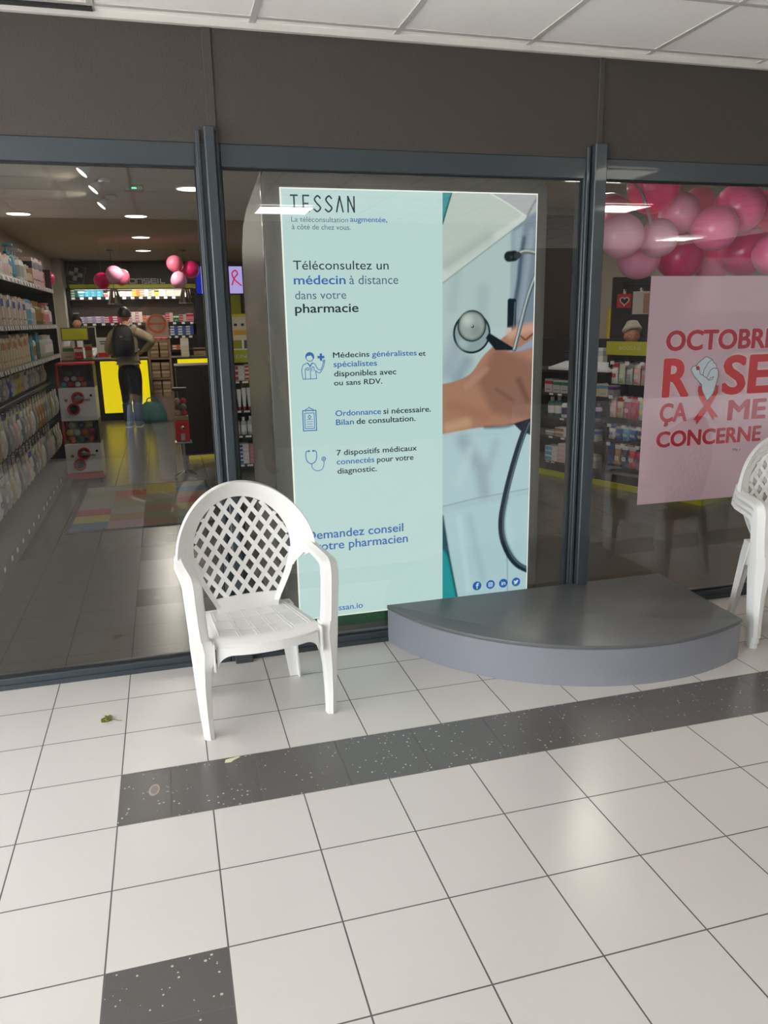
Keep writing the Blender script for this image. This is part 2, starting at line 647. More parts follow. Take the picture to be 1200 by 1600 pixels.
for (x, y, l) in ((1.60, -5.135, 'square white ceiling light between the two people behind the camera'),
                  (-2.565, -2.135, 'square white ceiling light nearest the daylight end of the walkway'),
                  (3.98, -2.735, 'square white ceiling light in front of the pink poster window'),  # added panel, brightens the stacked chairs and the poster
                  (8.145, -7.535, 'square white ceiling light before the far shop front with the sign'),
                  (5.17, -4.535, 'square white ceiling light near the corner of the opposite wall')):
    ceiling_panel(x, y, l)

M_DOWN = emis('downlight_face', (255, 248, 236), DOWN_EMIT)


def lamp_light(name, parent, power, size, color=(1, .93, .82), loc=(0, 0, -.03), rot=(0, 0, 0), spread=None):
    l = bpy.data.lights.new(name, 'AREA')
    l.shape = 'DISK'
    l.size = size
    l.energy = power
    l.color = color
    if spread:
        l.spread = spread
    o = bpy.data.objects.new(name, l)
    COL.objects.link(o)
    o.parent = parent
    o.location = loc
    o.rotation_euler = rot
    return o


def downlight(x, y, label):
    w = DOWN_WATT * (1.6 if 7.5 < y < 9 else 2.6 if y > 7 else 1.7 if y < 2 else .8 if x > 3 else .7 if y > 5 else .12)
    t = empty('downlight', label, 'ceiling lamp', (x, y, CH), 0, 'round downlights of the shop ceiling')
    MB().lathe([(.128, -.001), (.13, -.006), (.118, -.012), (.112, -.008)], 28).build('trim_ring', M_WHITE, t, smooth=False)
    MB().lathe([(.001, -.0095), (.112, -.0095), (.112, -.0075), (.001, -.0075)], 28).build('diffuser', M_DOWN, t)
    lamp_light('downlight_glow', t, w, .22)


for (x, y, l) in ((.10, 5.8, 'round ceiling downlight, nearest of the middle row of three'),
                  (.10, 8.0, 'round ceiling downlight in the middle of the row of three'),
                  (.09, 10.05, 'round ceiling downlight over the service counter, farthest of the row of three'),
                  (-1.06, 5.75, 'round ceiling downlight above the left product rack'),
                  (.605, 3.9, 'round ceiling downlight beside the left window mullion'),
                  (1.75, 6.9, 'round ceiling downlight hidden behind the lit sign cabin'),  # unseen lamp added to help light the right of the shop
                  (3.3, 4.1, 'round ceiling downlight over the aisle right of the lit sign cabin'),  # added out of view, lights the right aisle
                  (3.25, 1.55, 'round ceiling downlight behind the pink balloons'),  # added lamp, brightens balloons and poster from behind
                  (5.6, 3.0, 'round ceiling downlight above the right product rack')):  # added out of view to light the right rack
    downlight(x, y, l)

# ================================================================ grey step
M_STEP = mat('grey_step_coating', (96, 98, 100), .38, noise=.05, scale=6)
M_STEPF = mat('grey_step_edge', (134, 136, 144), .32, noise=.03, scale=6)  # paler than the top: light on the front put into the colour


def step_outline(off=0.0):
    cx, cy, R = 2.2473, .2386, 1.0579 - off
    a0 = math.atan2(-.028 - off * .5 - cy, -math.sqrt(R * R - (cy + .028) ** 2))
    a1 = math.acos((2.715 - off - cx) / R)
    pts = [(2.745 - off, -.028)]
    aend, astart = -a1, a0
    pl = []
    for k in range(49):
        a = aend + (astart - aend) * k / 48
        pl.append((cx + R * math.cos(a), cy + R * math.sin(a)))
    pts += pl
    return [pts[0]] + pl + [(pl[-1][0], -.028)]


st = empty('entrance_step', 'low dark grey rounded platform on the tiles under the window mullion', 'step', (0, 0, 0))
MB().prism(step_outline()[::-1], 0.0, .172).build('step_body', M_STEPF, st, angle=30)
MB().prism(step_outline(-.003)[::-1], .172, .19).build('step_top', M_STEP, st, bevel=.003, angle=30)

# ================================================================ monobloc garden chair
M_CHAIR = mat('white_chair_plastic', (226, 225, 222), .3, noise=.02, scale=9, bump=.04, bscale=300)
M_CHAIRW = mat('white_chair_plastic_bright', (243, 243, 243), .3, noise=.02, scale=9, bump=.04, bscale=300)


def yb(x, z):
    """depth of the backrest surface"""
    return .345 + .20 * (z - .40) - .95 * x * x


def hw(z):
    if z >= .64:
        return .203 * math.sqrt(max(0, 1 - ((z - .64) / .203) ** 2))
    t = max(0, (z - .40) / .24)
    return .118 + .085 * (math.sin(t * PI / 2) ** 1.1)


def chair_parts():
    P = {}
    # --- seat
    s = MB()

    def seat_fn(u, v, dz=0.0):
        y = -.001 + v * .373
        wid = .212 - .03 * v
        x = (u * 2 - 1) * wid
        z = .405 - .028 * v - .012 * (1 - (x / wid) ** 2) * (0.4 + .6 * math.sin(PI * min(1, v * 1.1)))
        fr = max(0, (.05 - (y + .001)) / .05)
        z -= .028 * fr * fr
        y -= .044 * (1 - (x / wid) ** 2) * (1 - v) ** 2
        ed = max(0, (abs(x) / wid - .88) / .12)
        z -= .01 * ed * ed
        return (x, y, z + dz)
    n, m_ = 22, 18
    s.grid(lambda u, v: seat_fn(u, v), n, m_)
    s.grid(lambda u, v: seat_fn(1 - u, v, -.006), n, m_)
    for k in range(6):                                        # raised double lines moulded in the seat
        for d in (-.012, .012):
            u0 = (k + .5) / 6 + d * 1.2
            for r in range(12):
                a, b = seat_fn(u0, .1 + r * .07, .0012), seat_fn(u0, .1 + (r + 1) * .07, .0012)
                s.tube([a, b], .0014, 4)
    for v0 in (.30, .33, .62, .65):
        for r in range(12):
            a, b = seat_fn(.08 + r * .07, v0, .0012), seat_fn(.08 + (r + 1) * .07, v0, .0012)
            s.tube([a, b], .0014, 4)
    # apron: front skirt arching into the legs, side skirts
    def front_y(x):
        return .002 - .046 * (1 - (x / .204) ** 2)
    rings = []
    for k in range(49):
        x = -.200 + .400 * k / 48
        e = max(0, min(1, (abs(x) - .140) / .0605))
        zb = .338 - .062 * (1 - math.sqrt(1 - e * e))
        zt = .380 - .012 * (1 - (x / .212) ** 2) * .4
        y = front_y(x)
        rings.append([(x, y, zt), (x, y - .003, (zt + zb) / 2), (x, y - .004, zb), (x, y + .004, zb), (x, y + .006, zt)])
    s.loft(rings)
    for sx in (-1, 1):
        rings = []
        for k in range(13):
            y = -.02 + .40 * k / 12
            zb = .33 - (.05 * (abs(k - 6) / 6) ** 3)
            x = sx * (.212 - .03 * k / 12)
            zt = .392 - .02 * k / 12
            rings.append([(x, y, zt), (x + sx * .003, y, zb), (x - sx * .003, y, zb), (x - sx * .005, y, zt)])
        s.loft(rings)
    P['seat'] = (s, 35)
    # --- backrest: dished rim, lattice, base panel
    b = MB()
    secs = []
    for k in range(97):
        th = math.radians(-20 + (180 + 40) * k / 96)
        c_, s_ = math.cos(th), math.sin(th)
        # inner edge on the lattice outline, outer edge on the big outline
        if s_ >= 0:
            xi, zi = .203 * c_, .64 + .203 * s_
        else:
            zi = .64 + .24 * s_
            xi = math.copysign(hw(zi), c_)
        xo, zo = .283 * c_, .627 + .283 * s_
        rt = min(1.0, max(0, (math.degrees(th) if th < PI / 2 else 180 - math.degrees(th)) + 20) / 24)
        ramp = .12 + .88 * rt * rt * (3 - 2 * rt)
        xo, zo = xi + (xo - xi) * ramp, zi + (zo - zi) * ramp
        fl = (.050 + .012 * abs(c_)) * ramp
        pts = []
        for t, fw, in ((0, 0), (.25, .010), (.5, .024), (.75, .042), (.93, fl), (1.0, fl + .004)):
            x, z = xi + (xo - xi) * t, zi + (zo - zi) * t
            pts.append((x, yb(x, z) - fw, z))
        xl, zl = xi + (xo - xi) * 1.05, zi + (zo - zi) * 1.05
        pts.append((xl, yb(xl, zl) - fl + .008, zl))
        pts.append((xl, yb(xl, zl) - fl + .024, zl))
        back = []
        for (x, y, z) in pts[:-2][::-1]:
            back.append((x, y + .007, z))
        xm, zm = xi + (xo - xi) * 1.02, zi + (zo - zi) * 1.02
        ring = pts + [(xm, yb(xm, zm) - fl + .024, zm)] + back
        secs.append(ring)
    b.loft(secs)
    # lattice strips
    pz, px, wv = .0785, .0572, .0112
    slope = pz / px

    def inside(x, z):
        return .418 < z < .843 and abs(x) < hw(z) - .001
    for sg in (-1, 1):
        for k in range(-9, 22):
            zc = .40 + k * pz
            run = []
            runs = []
            for q in range(121):
                x = -.21 + .42 * q / 120
                z = zc + sg * slope * x
                if inside(x, z):
                    run.append((x, z))
                elif run:
                    runs.append(run)
                    run = []
            if run:
                runs.append(run)
            for rn in runs:
                if len(rn) < 2:
                    continue
                rn = [rn[0]] + rn[4:-4:5] + [rn[-1]]
                rings = []
                nx, nz = -sg * slope, 1
                l_ = math.hypot(nx, nz)
                nx, nz = nx / l_ * wv * .78, nz / l_ * wv * .78
                for (x, z) in rn:
                    y = yb(x, z)
                    rings.append([(x - nx, y - .001, z - nz), (x + nx, y - .001, z + nz), (x + nx, y + .005, z + nz), (x - nx, y + .005, z - nz)])
                b.loft(rings)
    # frame around the lattice, down to the base
    for sx in (-1, 1):
        rings = []
        for k in range(13):
            z = .40 + (.62 - .40) * k / 12
            x0, x1 = sx * (hw(z) - .008), sx * (hw(z) + .014)
            rings.append([(x0, yb(x0, z) - .002, z), (x1, yb(x1, z) - .010, z), (x1, yb(x1, z) + .012, z), (x0, yb(x0, z) + .006, z)])
        b.loft(rings)
    rings = []
    for k in range(13):
        x = -.131 + .262 * k / 12
        rings.append([(x, yb(x, .352) - .004, .352), (x, yb(x, .40) - .003, .40), (x, yb(x, .437) - .002, .437), (x, yb(x, .437) + .006, .437), (x, yb(x, .352) + .005, .352)])
    b.loft(rings)
    P['backrest'] = (b, 40)
    # --- arms: a channel band from the rim, forward, round the corner and down to the seat; legs carry it on to the floor
    def band(path, sx):
        mb = MB()
        rings = []
        n_ = len(path)
        for i, (xo, y, z, w, dep) in enumerate(path):
            p0, p1 = path[max(0, i - 1)], path[min(n_ - 1, i + 1)]
            ty, tz = p1[1] - p0[1], p1[2] - p0[2]
            l_ = math.hypot(ty, tz)
            ny, nz = tz / l_, -ty / l_                 # outward normal of the band (up on the arm, forward on the post)
            if nz < -.01 or (abs(nz) < .3 and ny > 0):
                ny, nz = -ny, -nz
            ring = []
            for (u, h) in ((0, -dep), (0, -.012), (.05, -.003), (.13, 0), (.40, .003), (.50, .0075), (.60, .003), (.90, 0), (.97, -.004), (1, -.012), (1, -dep * .8),
                           (.90, -dep * .8), (.88, -.012), (.5, -.006), (.14, -.012), (.11, -dep)):
                ring.append((sx * (xo - u * w), y + ny * h, z + nz * h))
            rings.append(ring if sx < 0 else ring[::-1])
        mb.loft(rings)
        return mb
    top = [(.272, .335, .672, .040, .020), (.290, .300, .655, .052, .022), (.299, .24, .645, .060, .020), (.302, .17, .643, .064, .018), (.303, .10, .642, .067, .018), (.303, .055, .640, .070, .020),
           (.302, .032, .633, .071, .024), (.301, .018, .618, .071, .028), (.300, .010, .596, .071, .03), (.299, .008, .565, .070, .03), (.294, .006, .48, .068, .034), (.289, .003, .40, .069, .040)]
    low = [(.289, .003, .40, .076, .052), (.287, .002, .35, .084, .056), (.284, .002, .30, .072, .054), (.279, .0015, .20, .054, .050), (.273, .001, .10, .044, .046), (.267, 0, .02, .038, .042), (.266, 0, 0, .038, .042)]
    for sx in (-1, 1):
        P['armrest' + ('.l' if sx < 0 else '.r')] = (band(top, sx), 40)
    for sx in (-1, 1):
        P['leg' + ('.fl' if sx < 0 else '.fr')] = (band(low, sx), 40)
    for sx in (-1, 1):
        lr = MB()
        secs = []
        for k in range(9):
            t = k / 8
            z = .378 * t
            xc = .226 - .034 * t
            yc = .402 - .03 * t
            w = .040 + .03 * t
            dp = .034 + .03 * t
            th = .006
            ring = [(xc, yc - dp, z), (xc, yc, z), (xc - .01, yc + .006, z), (xc - w, yc + .006, z), (xc - w, yc, z), (xc - .012, yc - .002, z), (xc - th, yc - .006, z), (xc - th, yc - dp, z)]
            ring = [(sx * x, y, zz) for x, y, zz in ring]
            secs.append(ring if sx > 0 else ring[::-1])
        lr.loft(secs)
        P['leg' + ('.rl' if sx < 0 else '.rr')] = (lr, 35)
    return P


CHP = chair_parts()


def make_chair(label, loc, rz, m, group=None):
    t = empty('garden_chair', label, 'chair', loc, rz, group)
    for nm, (mb, ang) in CHP.items():
        o = mb.build(nm.split('.')[0], m, t, angle=ang)
        bm_fix(o)
    return t


def bm_fix(o):
    import bmesh
    bm = bmesh.new()
    bm.from_mesh(o.data)
    bmesh.ops.recalc_face_normals(bm, faces=bm.faces)
    bm.to_mesh(o.data)
    bm.free()


C1 = make_chair('white plastic lattice-back armchair standing alone in front of the left mullion', (.5625, -.688, 0), math.radians(7.2), M_CHAIR)
RZ2 = math.radians(-18)
stack = [('bottom chair of the stack of white lattice-back armchairs right of the grey platform', 0),
         ('middle chair of the stack of white lattice-back armchairs right of the grey platform', 1),
         ('topmost chair of the stack of white lattice-back armchairs right of the grey platform', 2)]
CX, CY = 2.856 + .245 * math.cos(RZ2), -.65 + .245 * math.sin(RZ2)
for (l, k) in stack:
    dz, dy = .031 * k, -.012 * k
    copy_tree(C1, (CX - dy * math.sin(RZ2), CY + dy * math.cos(RZ2), dz), RZ2, l, 'stacked white garden chairs')

# ================================================================ litter on the floor
M_LEAF = mat('green_leaf', (120, 124, 48), .6, noise=.2, scale=60)
lf = MB()
random.seed(4)
for k in range(5):
    a = k * 1.3
    c_, s_ = math.cos(a), math.sin(a)

    def leaf(u, v):
        r = v * .026
        w = (u - .5) * .028 * math.sin(PI * min(1, v * .98 + .02))
        z = .004 + .013 * math.sin(v * 2.6 + k) * (.5 + .1 * k) + .006 * abs(u - .5)
        return (r * c_ - w * s_, r * s_ + w * c_, max(.001, z))
    lf.grid(leaf, 4, 6)
lo = lf.build('dry_leaf', M_LEAF, solid=.0012, loc=(-.078, -.437, 0.001))
tag(lo, 'crumpled green leaf lying on the pale tiles left of the chair', 'leaf')
MB().tube([(.012, -.006, .004), (.03, -.012, .003), (.048, -.026, .002), (.062, -.028, .0015)], .0011, 6).build('stem', M_LEAF, lo)
M_OVAL = mat('worn_sticker', (176, 158, 146), .6, noise=.2, scale=150)
M_OVALI = mat('worn_sticker_middle', (130, 120, 115), .6, noise=.2, scale=150)
ov = MB()
ring = lambda r0, r1, z0, z1, mi: None
n = 32
vo, vi = [], []
for k in range(n):
    a = 2 * PI * k / n
    vo.append((.018 * math.cos(a), .034 * math.sin(a)))
ov.prism(vo, 0, .0008)
ov.prism([(x * .68, y * .74) for x, y in vo], .0008, .0011, mi=1)
o = ov.build('floor_sticker', [M_OVAL, M_OVALI], loc=(.112, -.998, 0), rot=(0, 0, -.12))
tag(o, 'worn oval sticker on the first dark speckled tile', 'sticker')
M_SCRAP = mat('cream_paper', (222, 216, 180), .7, noise=.05)
sc = MB().prism([(-.028, -.012), (-.005, -.014), (.004, -.004), (.03, .012), (.024, .016), (-.012, .010), (-.024, .006)], 0, .0015)
o = sc.build('paper_scrap', M_SCRAP, loc=(.385, -.888, 0))
tag(o, 'small torn cream paper scrap on the dark speckled tile strip', 'paper scrap')

# ================================================================ teleconsultation cabin with its lit sign
M_CAB = mat('satin_grey_panel', (122, 120, 116), .22, noise=.03, coat=.3)
M_CABS = mat('satin_light_grey_side', (104, 99, 94), .36, noise=.03)
AX0, AX1, AZ0, AZ1, AY = .820, 2.052, .098, 2.117, .150
ad = empty('teleconsultation_cabin', 'grey cabin with a tall lit pale blue medical sign behind the middle window', 'cabin', (0, 0, 0))


def cab_outline(x0, x1, z0, z1, r, n=8):
    pts = [(x0, z0), (x1, z0)]
    for k in range(n + 1):
        a = PI / 2 * k / n
        pts.append((x1 - r + r * math.cos(a), z1 - r + r * math.sin(a)))
    for k in range(n + 1):
        a = PI / 2 + PI / 2 * k / n
        pts.append((x0 + r + r * math.cos(a), z1 - r + r * math.sin(a)))
    return pts


MB().prism(cab_outline(.735, 2.115, 0, 2.215, .07), .158, .21, 'xz').build('front_frame', M_CAB, ad, bevel=.006, angle=35)
body = MB()
prof = [(.21, 0), (1.22, 0), (1.22, 1.80), (1.18, 1.95), (1.06, 2.06), (.85, 2.12), (.21, 2.20)]
body.prism(prof, .742, 2.108, 'yz')
body.build('cabin_body', M_CABS, ad, angle=30)
MB().box(.74, 2.11, .152, .158, .035, .088).build('green_strip', mat('dark_green_strip', (22, 96, 62), .3, noise=.02), ad)
M_ADL = emis('backlit_print_pale', (192, 219, 216), AD_EMIT)
M_ADW = emis('backlit_edge', (236, 238, 228), AD_EMIT * 1.1)
MB().box(AX0 - .006, AX1 + .006, .1505, .1575, AZ0 - .006, AZ1 + .006).build('light_box_edge', M_ADW, ad)
SPLIT = 1.572
MB().box(AX0, SPLIT, .1480, .1504, AZ0, AZ1).build('text_panel', M_ADL, ad)

# printed picture of a doctor's coat, drawn on a fine grid
NX, NZ = 150, 630
gx = np.linspace(SPLIT, AX1, NX)
gz = np.linspace(AZ0, AZ1, NZ)
PX, PZ = np.meshgrid(gx, gz)
img = np.zeros((NZ, NX, 3))


def smooth(e0, e1, v):
    t = np.clip((v - e0) / (e1 - e0), 0, 1)
    return t * t * (3 - 2 * t)


def lay(mask, rgb):
    global img
    c = np.array(s2l(rgb))
    img = img * (1 - mask[..., None]) + c * mask[..., None]


def sd_poly(pts, X=None, Z=None):
    X = PX if X is None else X
    Z = PZ if Z is None else Z
    d = np.full(X.shape, 1e9)
    inside = np.zeros(X.shape, bool)
    n = len(pts)
    for i in range(n):
        x0, z0 = pts[i]
        x1, z1 = pts[(i + 1) % n]
        ex, ez = x1 - x0, z1 - z0
        t = np.clip(((X - x0) * ex + (Z - z0) * ez) / (ex * ex + ez * ez + 1e-12), 0, 1)
        d = np.minimum(d, np.hypot(X - x0 - ex * t, Z - z0 - ez * t))
        cond = ((z0 > Z) != (z1 > Z)) & (X < (x1 - x0) * (Z - z0) / ((z1 - z0) + 1e-12) + x0)
        inside ^= cond
    return np.where(inside, -d, d)


def sd_line(pts):
    d = np.full(PX.shape, 1e9)
    for (x0, z0), (x1, z1) in zip(pts[:-1], pts[1:]):
        ex, ez = x1 - x0, z1 - z0
        t = np.clip(((PX - x0) * ex + (PZ - z0) * ez) / (ex * ex + ez * ez + 1e-12), 0, 1)
        d = np.minimum(d, np.hypot(PX - x0 - ex * t, PZ - z0 - ez * t))
    return d


def curve(pts, n=8):
    out = []
    P_ = [pts[0]] + list(pts) + [pts[-1]]
    for i in range(1, len(P_) - 2):
        p0, p1, p2, p3 = [np.array(q, float) for q in P_[i - 1:i + 3]]
        for k in range(n):
            t = k / n
            out.append(tuple(.5 * (2 * p1 + (p2 - p0) * t + (2 * p0 - 5 * p1 + 4 * p2 - p3) * t * t + (3 * p1 - p0 - 3 * p2 + p3) * t ** 3)))
    out.append(tuple(pts[-1]))
    return out


def poly(pts, rgb, soft=.004, op=1.0):
    lay(smooth(soft, -soft, sd_poly(pts)) * op, rgb)


def stroke(pts, w, rgb, soft=.003, op=1.0):
    lay(smooth(w + soft, max(0, w - soft), sd_line(pts)) * op, rgb)


lay(np.ones(PX.shape), (176, 196, 194))
lay(smooth(1.4, .9, PZ), (172, 200, 205))
# soft cloth folds
for (pts, w, rgb, op) in (([(1.60, 1.95), (1.64, 1.75), (1.62, 1.60)], .05, (150, 170, 168), .35), ([(1.78, 1.68), (1.77, 1.50)], .06, (150, 172, 174), .5),
                          ([(1.66, 1.45), (1.60, 1.30)], .09, (150, 166, 178), .8), ([(1.70, 1.34), (1.65, 1.26)], .06, (128, 146, 160), .7),
                          ([(1.68, .95), (1.78, .80), (1.80, .68)], .07, (140, 158, 166), .7), ([(1.86, .93), (1.82, .80)], .05, (150, 168, 176), .5), ([(1.72, .90), (1.66, .74)], .05, (186, 208, 210), .6),
                          ([(1.72, .55), (1.80, .20)], .04, (152, 184, 194), .6), ([(1.90, .60), (1.95, .40)], .05, (182, 212, 216), .5), ([(1.66, .55), (1.72, .15)], .03, (190, 216, 220), .6)):
    lay(smooth(w, 0, sd_line(pts)) * op, rgb)
# right side of the coat in blue-grey
poly([(1.925, 1.975), (2.07, 2.06), (2.07, 1.50), (1.94, 1.46)], (118, 134, 148), .02)
poly([(1.930, 1.95), (1.985, 1.98), (1.945, 1.60), (1.925, 1.60)], (150, 170, 178), .012)
stroke(curve([(1.99, 1.92), (1.972, 1.80), (1.966, 1.72), (1.945, 1.60)]), .008, (58, 76, 92), .012, .85)
lay(smooth(.03, 0, sd_line([(2.03, 1.95), (2.00, 1.70), (1.98, 1.55)])) * .6, (156, 170, 180))
# collar
poly([(1.565, 1.712), (2.004, 2.012), (1.975, 2.045), (1.80, 2.125), (1.565, 2.125)], (186, 198, 190), .004)
poly([(1.565, 1.712), (2.004, 2.012), (1.99, 2.035), (1.565, 1.765)], (202, 212, 206), .006, .9)
lay(smooth(.06, 0, sd_line([(1.80, 1.92), (1.70, 1.86), (1.60, 1.80)])) * .5, (158, 172, 166))
stroke([(1.565, 1.708), (2.004, 2.008)], .002, (128, 146, 146), .004, .7)
poly([(1.80, 2.125), (2.00, 2.015), (2.07, 2.06), (2.07, 2.125)], (172, 176, 176), .004)
stroke(curve([(1.81, 2.118), (1.90, 2.075), (2.0, 2.018)]), .003, (222, 226, 218), .003)
stroke(curve([(2.06, 2.11), (2.02, 2.05), (1.995, 1.99)]), .005, (132, 136, 140), .006)
poly([(1.565, 2.125), (1.622, 2.125), (1.600, 2.06), (1.572, 1.98), (1.565, 1.98)], (58, 148, 150), .003)
stroke([(1.620, 2.125), (1.598, 2.06), (1.572, 1.98)], .003, (24, 76, 86), .004)
# breast pocket
poly([(1.80, 1.50), (1.935, 1.495), (1.94, 1.38), (1.80, 1.40)], (184, 198, 202), .004, .8)
# pen
poly([(1.910, 1.632), (1.918, 1.640), (1.950, 1.638), (1.957, 1.628), (1.957, 1.46), (1.934, 1.44), (1.934, 1.50), (1.910, 1.50)], (18, 32, 42), .003)
stroke([(1.950, 1.62), (1.946, 1.50)], .003, (88, 104, 112), .003)
# hand and forearm
poly(curve([(1.55, 1.235), (1.64, 1.25), (1.72, 1.285), (1.78, 1.36), (1.83, 1.405), (1.90, 1.460), (1.97, 1.50), (2.07, 1.52)]) + [(2.07, 1.03)] + curve([(2.07, 1.035), (1.95, 1.018), (1.85, 1.012), (1.74, 1.010), (1.55, .988)]), (166, 122, 100), .005)
lay(smooth(.05, -.01, sd_poly([(1.86, 1.39), (2.07, 1.30), (2.07, 1.05), (1.85, 1.10), (1.78, 1.24)])) * .75, (128, 92, 78))
lay(smooth(.05, 0, sd_line([(1.60, 1.02), (1.70, 1.04)])) * .7, (196, 160, 126))
lay(smooth(.045, 0, sd_line([(1.93, 1.47), (2.0, 1.49), (2.06, 1.50)])) * .8, (208, 164, 142))
lay(smooth(.03, 0, sd_line([(1.98, 1.24), (2.03, 1.14)])) * .7, (104, 72, 64))
lay(smooth(.03, 0, sd_line([(1.70, 1.22), (1.80, 1.30)])) * .6, (178, 138, 118))
lay(smooth(.05, 0, sd_line([(1.62, 1.13), (1.80, 1.07)])) * .5, (150, 104, 86))
lay(smooth(.02, 0, sd_line([(1.86, 1.20), (1.95, 1.14)])) * .5, (108, 76, 66))
poly([(1.915, 1.382), (1.97, 1.398), (2.07, 1.455), (2.07, 1.41), (1.99, 1.385)], (142, 156, 176), .006)
stroke(curve([(1.985, 1.458), (2.01, 1.44), (2.03, 1.452), (2.06, 1.475)]), .003, (92, 58, 50), .005)
# stethoscope: far disc, tubes, bell, wedge, ear piece
d1_ = np.hypot(PX - 1.724, (PZ - 1.478))
lay(smooth(.100, .096, d1_), (22, 40, 48))
lay(smooth(.090, .085, d1_), (140, 160, 164))
lay(smooth(.05, 0, np.hypot(PX - 1.68, PZ - 1.43)) * .5, (186, 200, 200))
d2_ = np.hypot(PX - 1.724, (PZ - 1.512))
lay(smooth(.078, .073, d2_), (46, 58, 62))
lay(smooth(.069, .065, d2_), (128, 138, 134))
lay(smooth(.061, .056, d2_), (152, 164, 160))
lay(smooth(.05, .0, np.hypot(PX - 1.70, PZ - 1.54)) * .8, (196, 206, 200))
lay(smooth(.05, .0, np.hypot(PX - 1.748, PZ - 1.485)) * .5, (112, 124, 122))
lay(smooth(.009, .006, np.hypot(PX - 1.727, PZ - 1.510)), (34, 44, 48))
lay(smooth(.004, .002, np.hypot(PX - 1.725, PZ - 1.512)), (200, 210, 210))
poly([(1.797, 1.452), (1.815, 1.478), (1.950, 1.400), (1.955, 1.390), (1.85, 1.393)], (18, 30, 38), .003)
tb = curve([(2.065, 1.765), (2.030, 1.68), (2.005, 1.60), (1.982, 1.51), (1.952, 1.395)])
stroke(tb, .011, (78, 88, 92), .003)
stroke([(x - .002, z) for x, z in tb], .004, (186, 196, 198), .004)
stroke(curve([(1.950, 1.840), (1.975, 1.853), (2.01, 1.858), (2.07, 1.848)]), .010, (98, 104, 104), .003)
stroke(curve([(1.950, 1.844), (1.975, 1.857), (2.01, 1.862), (2.07, 1.852)]), .003, (190, 194, 190), .004)
stroke([(1.912, 1.835), (1.940, 1.838)], .025, (28, 36, 40), .004)
stroke([(1.955, 1.838), (1.962, 1.842)], .015, (52, 60, 62), .003)
lay(smooth(.012, 0, np.hypot(PX - 1.925, PZ - 1.832)) * .4, (90, 100, 100))
# seams and the dark tube
stroke([(1.572, .618), (1.76, .648), (2.06, .676)], .003, (132, 156, 166), .004, .8)
lay(smooth(.03, 0, sd_line([(1.572, .602), (2.06, .660)])) * .35, (150, 176, 184))
stroke([(1.930, .36), (1.938, .28), (1.944, .10)], .002, (110, 138, 150), .003, .8)
stroke(curve([(1.80, 1.012), (1.90, 1.010), (1.95, 1.018)]), .006, (76, 78, 86), .01, .7)
poly([(1.955, 1.022), (2.07, 1.05), (2.07, .95), (1.995, .985)], (10, 22, 34), .004)
cd = curve([(2.035, 1.02), (1.998, .93), (1.955, .79), (1.918, .64), (1.899, .52), (1.908, .42), (1.948, .325), (2.00, .262), (2.07, .222)])
stroke(cd, .017, (14, 32, 46), .003)
stroke([(x + .010, z + .001) for x, z in cd], .003, (86, 118, 134), .003, .8)
stroke([(x + .021, z + .004) for x, z in cd[24:]], .003, (84, 112, 126), .004, .5)
# green tunic at the lower left
poly([(1.55, .585), (1.575, .565), (1.61, .35), (1.663, .08), (1.55, .08)], (14, 74, 86), .003)
poly(curve([(1.55, .40), (1.585, .375), (1.605, .33), (1.622, .25), (1.64, .17), (1.655, .08)]) + [(1.55, .08)], (36, 148, 152), .012, .95)
stroke([(1.575, .57), (1.61, .35), (1.66, .09)], .004, (10, 52, 66), .005, .7)

me = bpy.data.meshes.new('coat_photo')
fs = [(j * NX + i, j * NX + i + 1, (j + 1) * NX + i + 1, (j + 1) * NX + i) for j in range(NZ - 1) for i in range(NX - 1)]
me.from_pydata([(float(a), .148, float(b)) for a, b in zip(PX.ravel(), PZ.ravel())], [], fs)
ca = me.color_attributes.new('print', 'FLOAT_COLOR', 'POINT')
buf = np.ones((NZ * NX, 4), np.float32)
buf[:, :3] = img.reshape(-1, 3)
ca.data.foreach_set('color', buf.ravel())
M_PHOTO = bpy.data.materials.new('backlit_print_photo')
M_PHOTO.use_nodes = True
nt = M_PHOTO.node_tree
nt.nodes.clear()
o_ = nt.nodes.new('ShaderNodeOutputMaterial')
e_ = nt.nodes.new('ShaderNodeEmission')
at = nt.nodes.new('ShaderNodeVertexColor')
at.layer_name = 'print'
e_.inputs['Strength'].default_value = AD_EMIT
nt.links.new(at.outputs[0], e_.inputs[0])
nt.links.new(e_.outputs[0], o_.inputs[0])
me.materials.append(M_PHOTO)
ph = bpy.data.objects.new('coat_photo', me)
COL.objects.link(ph)
ph.parent = ad

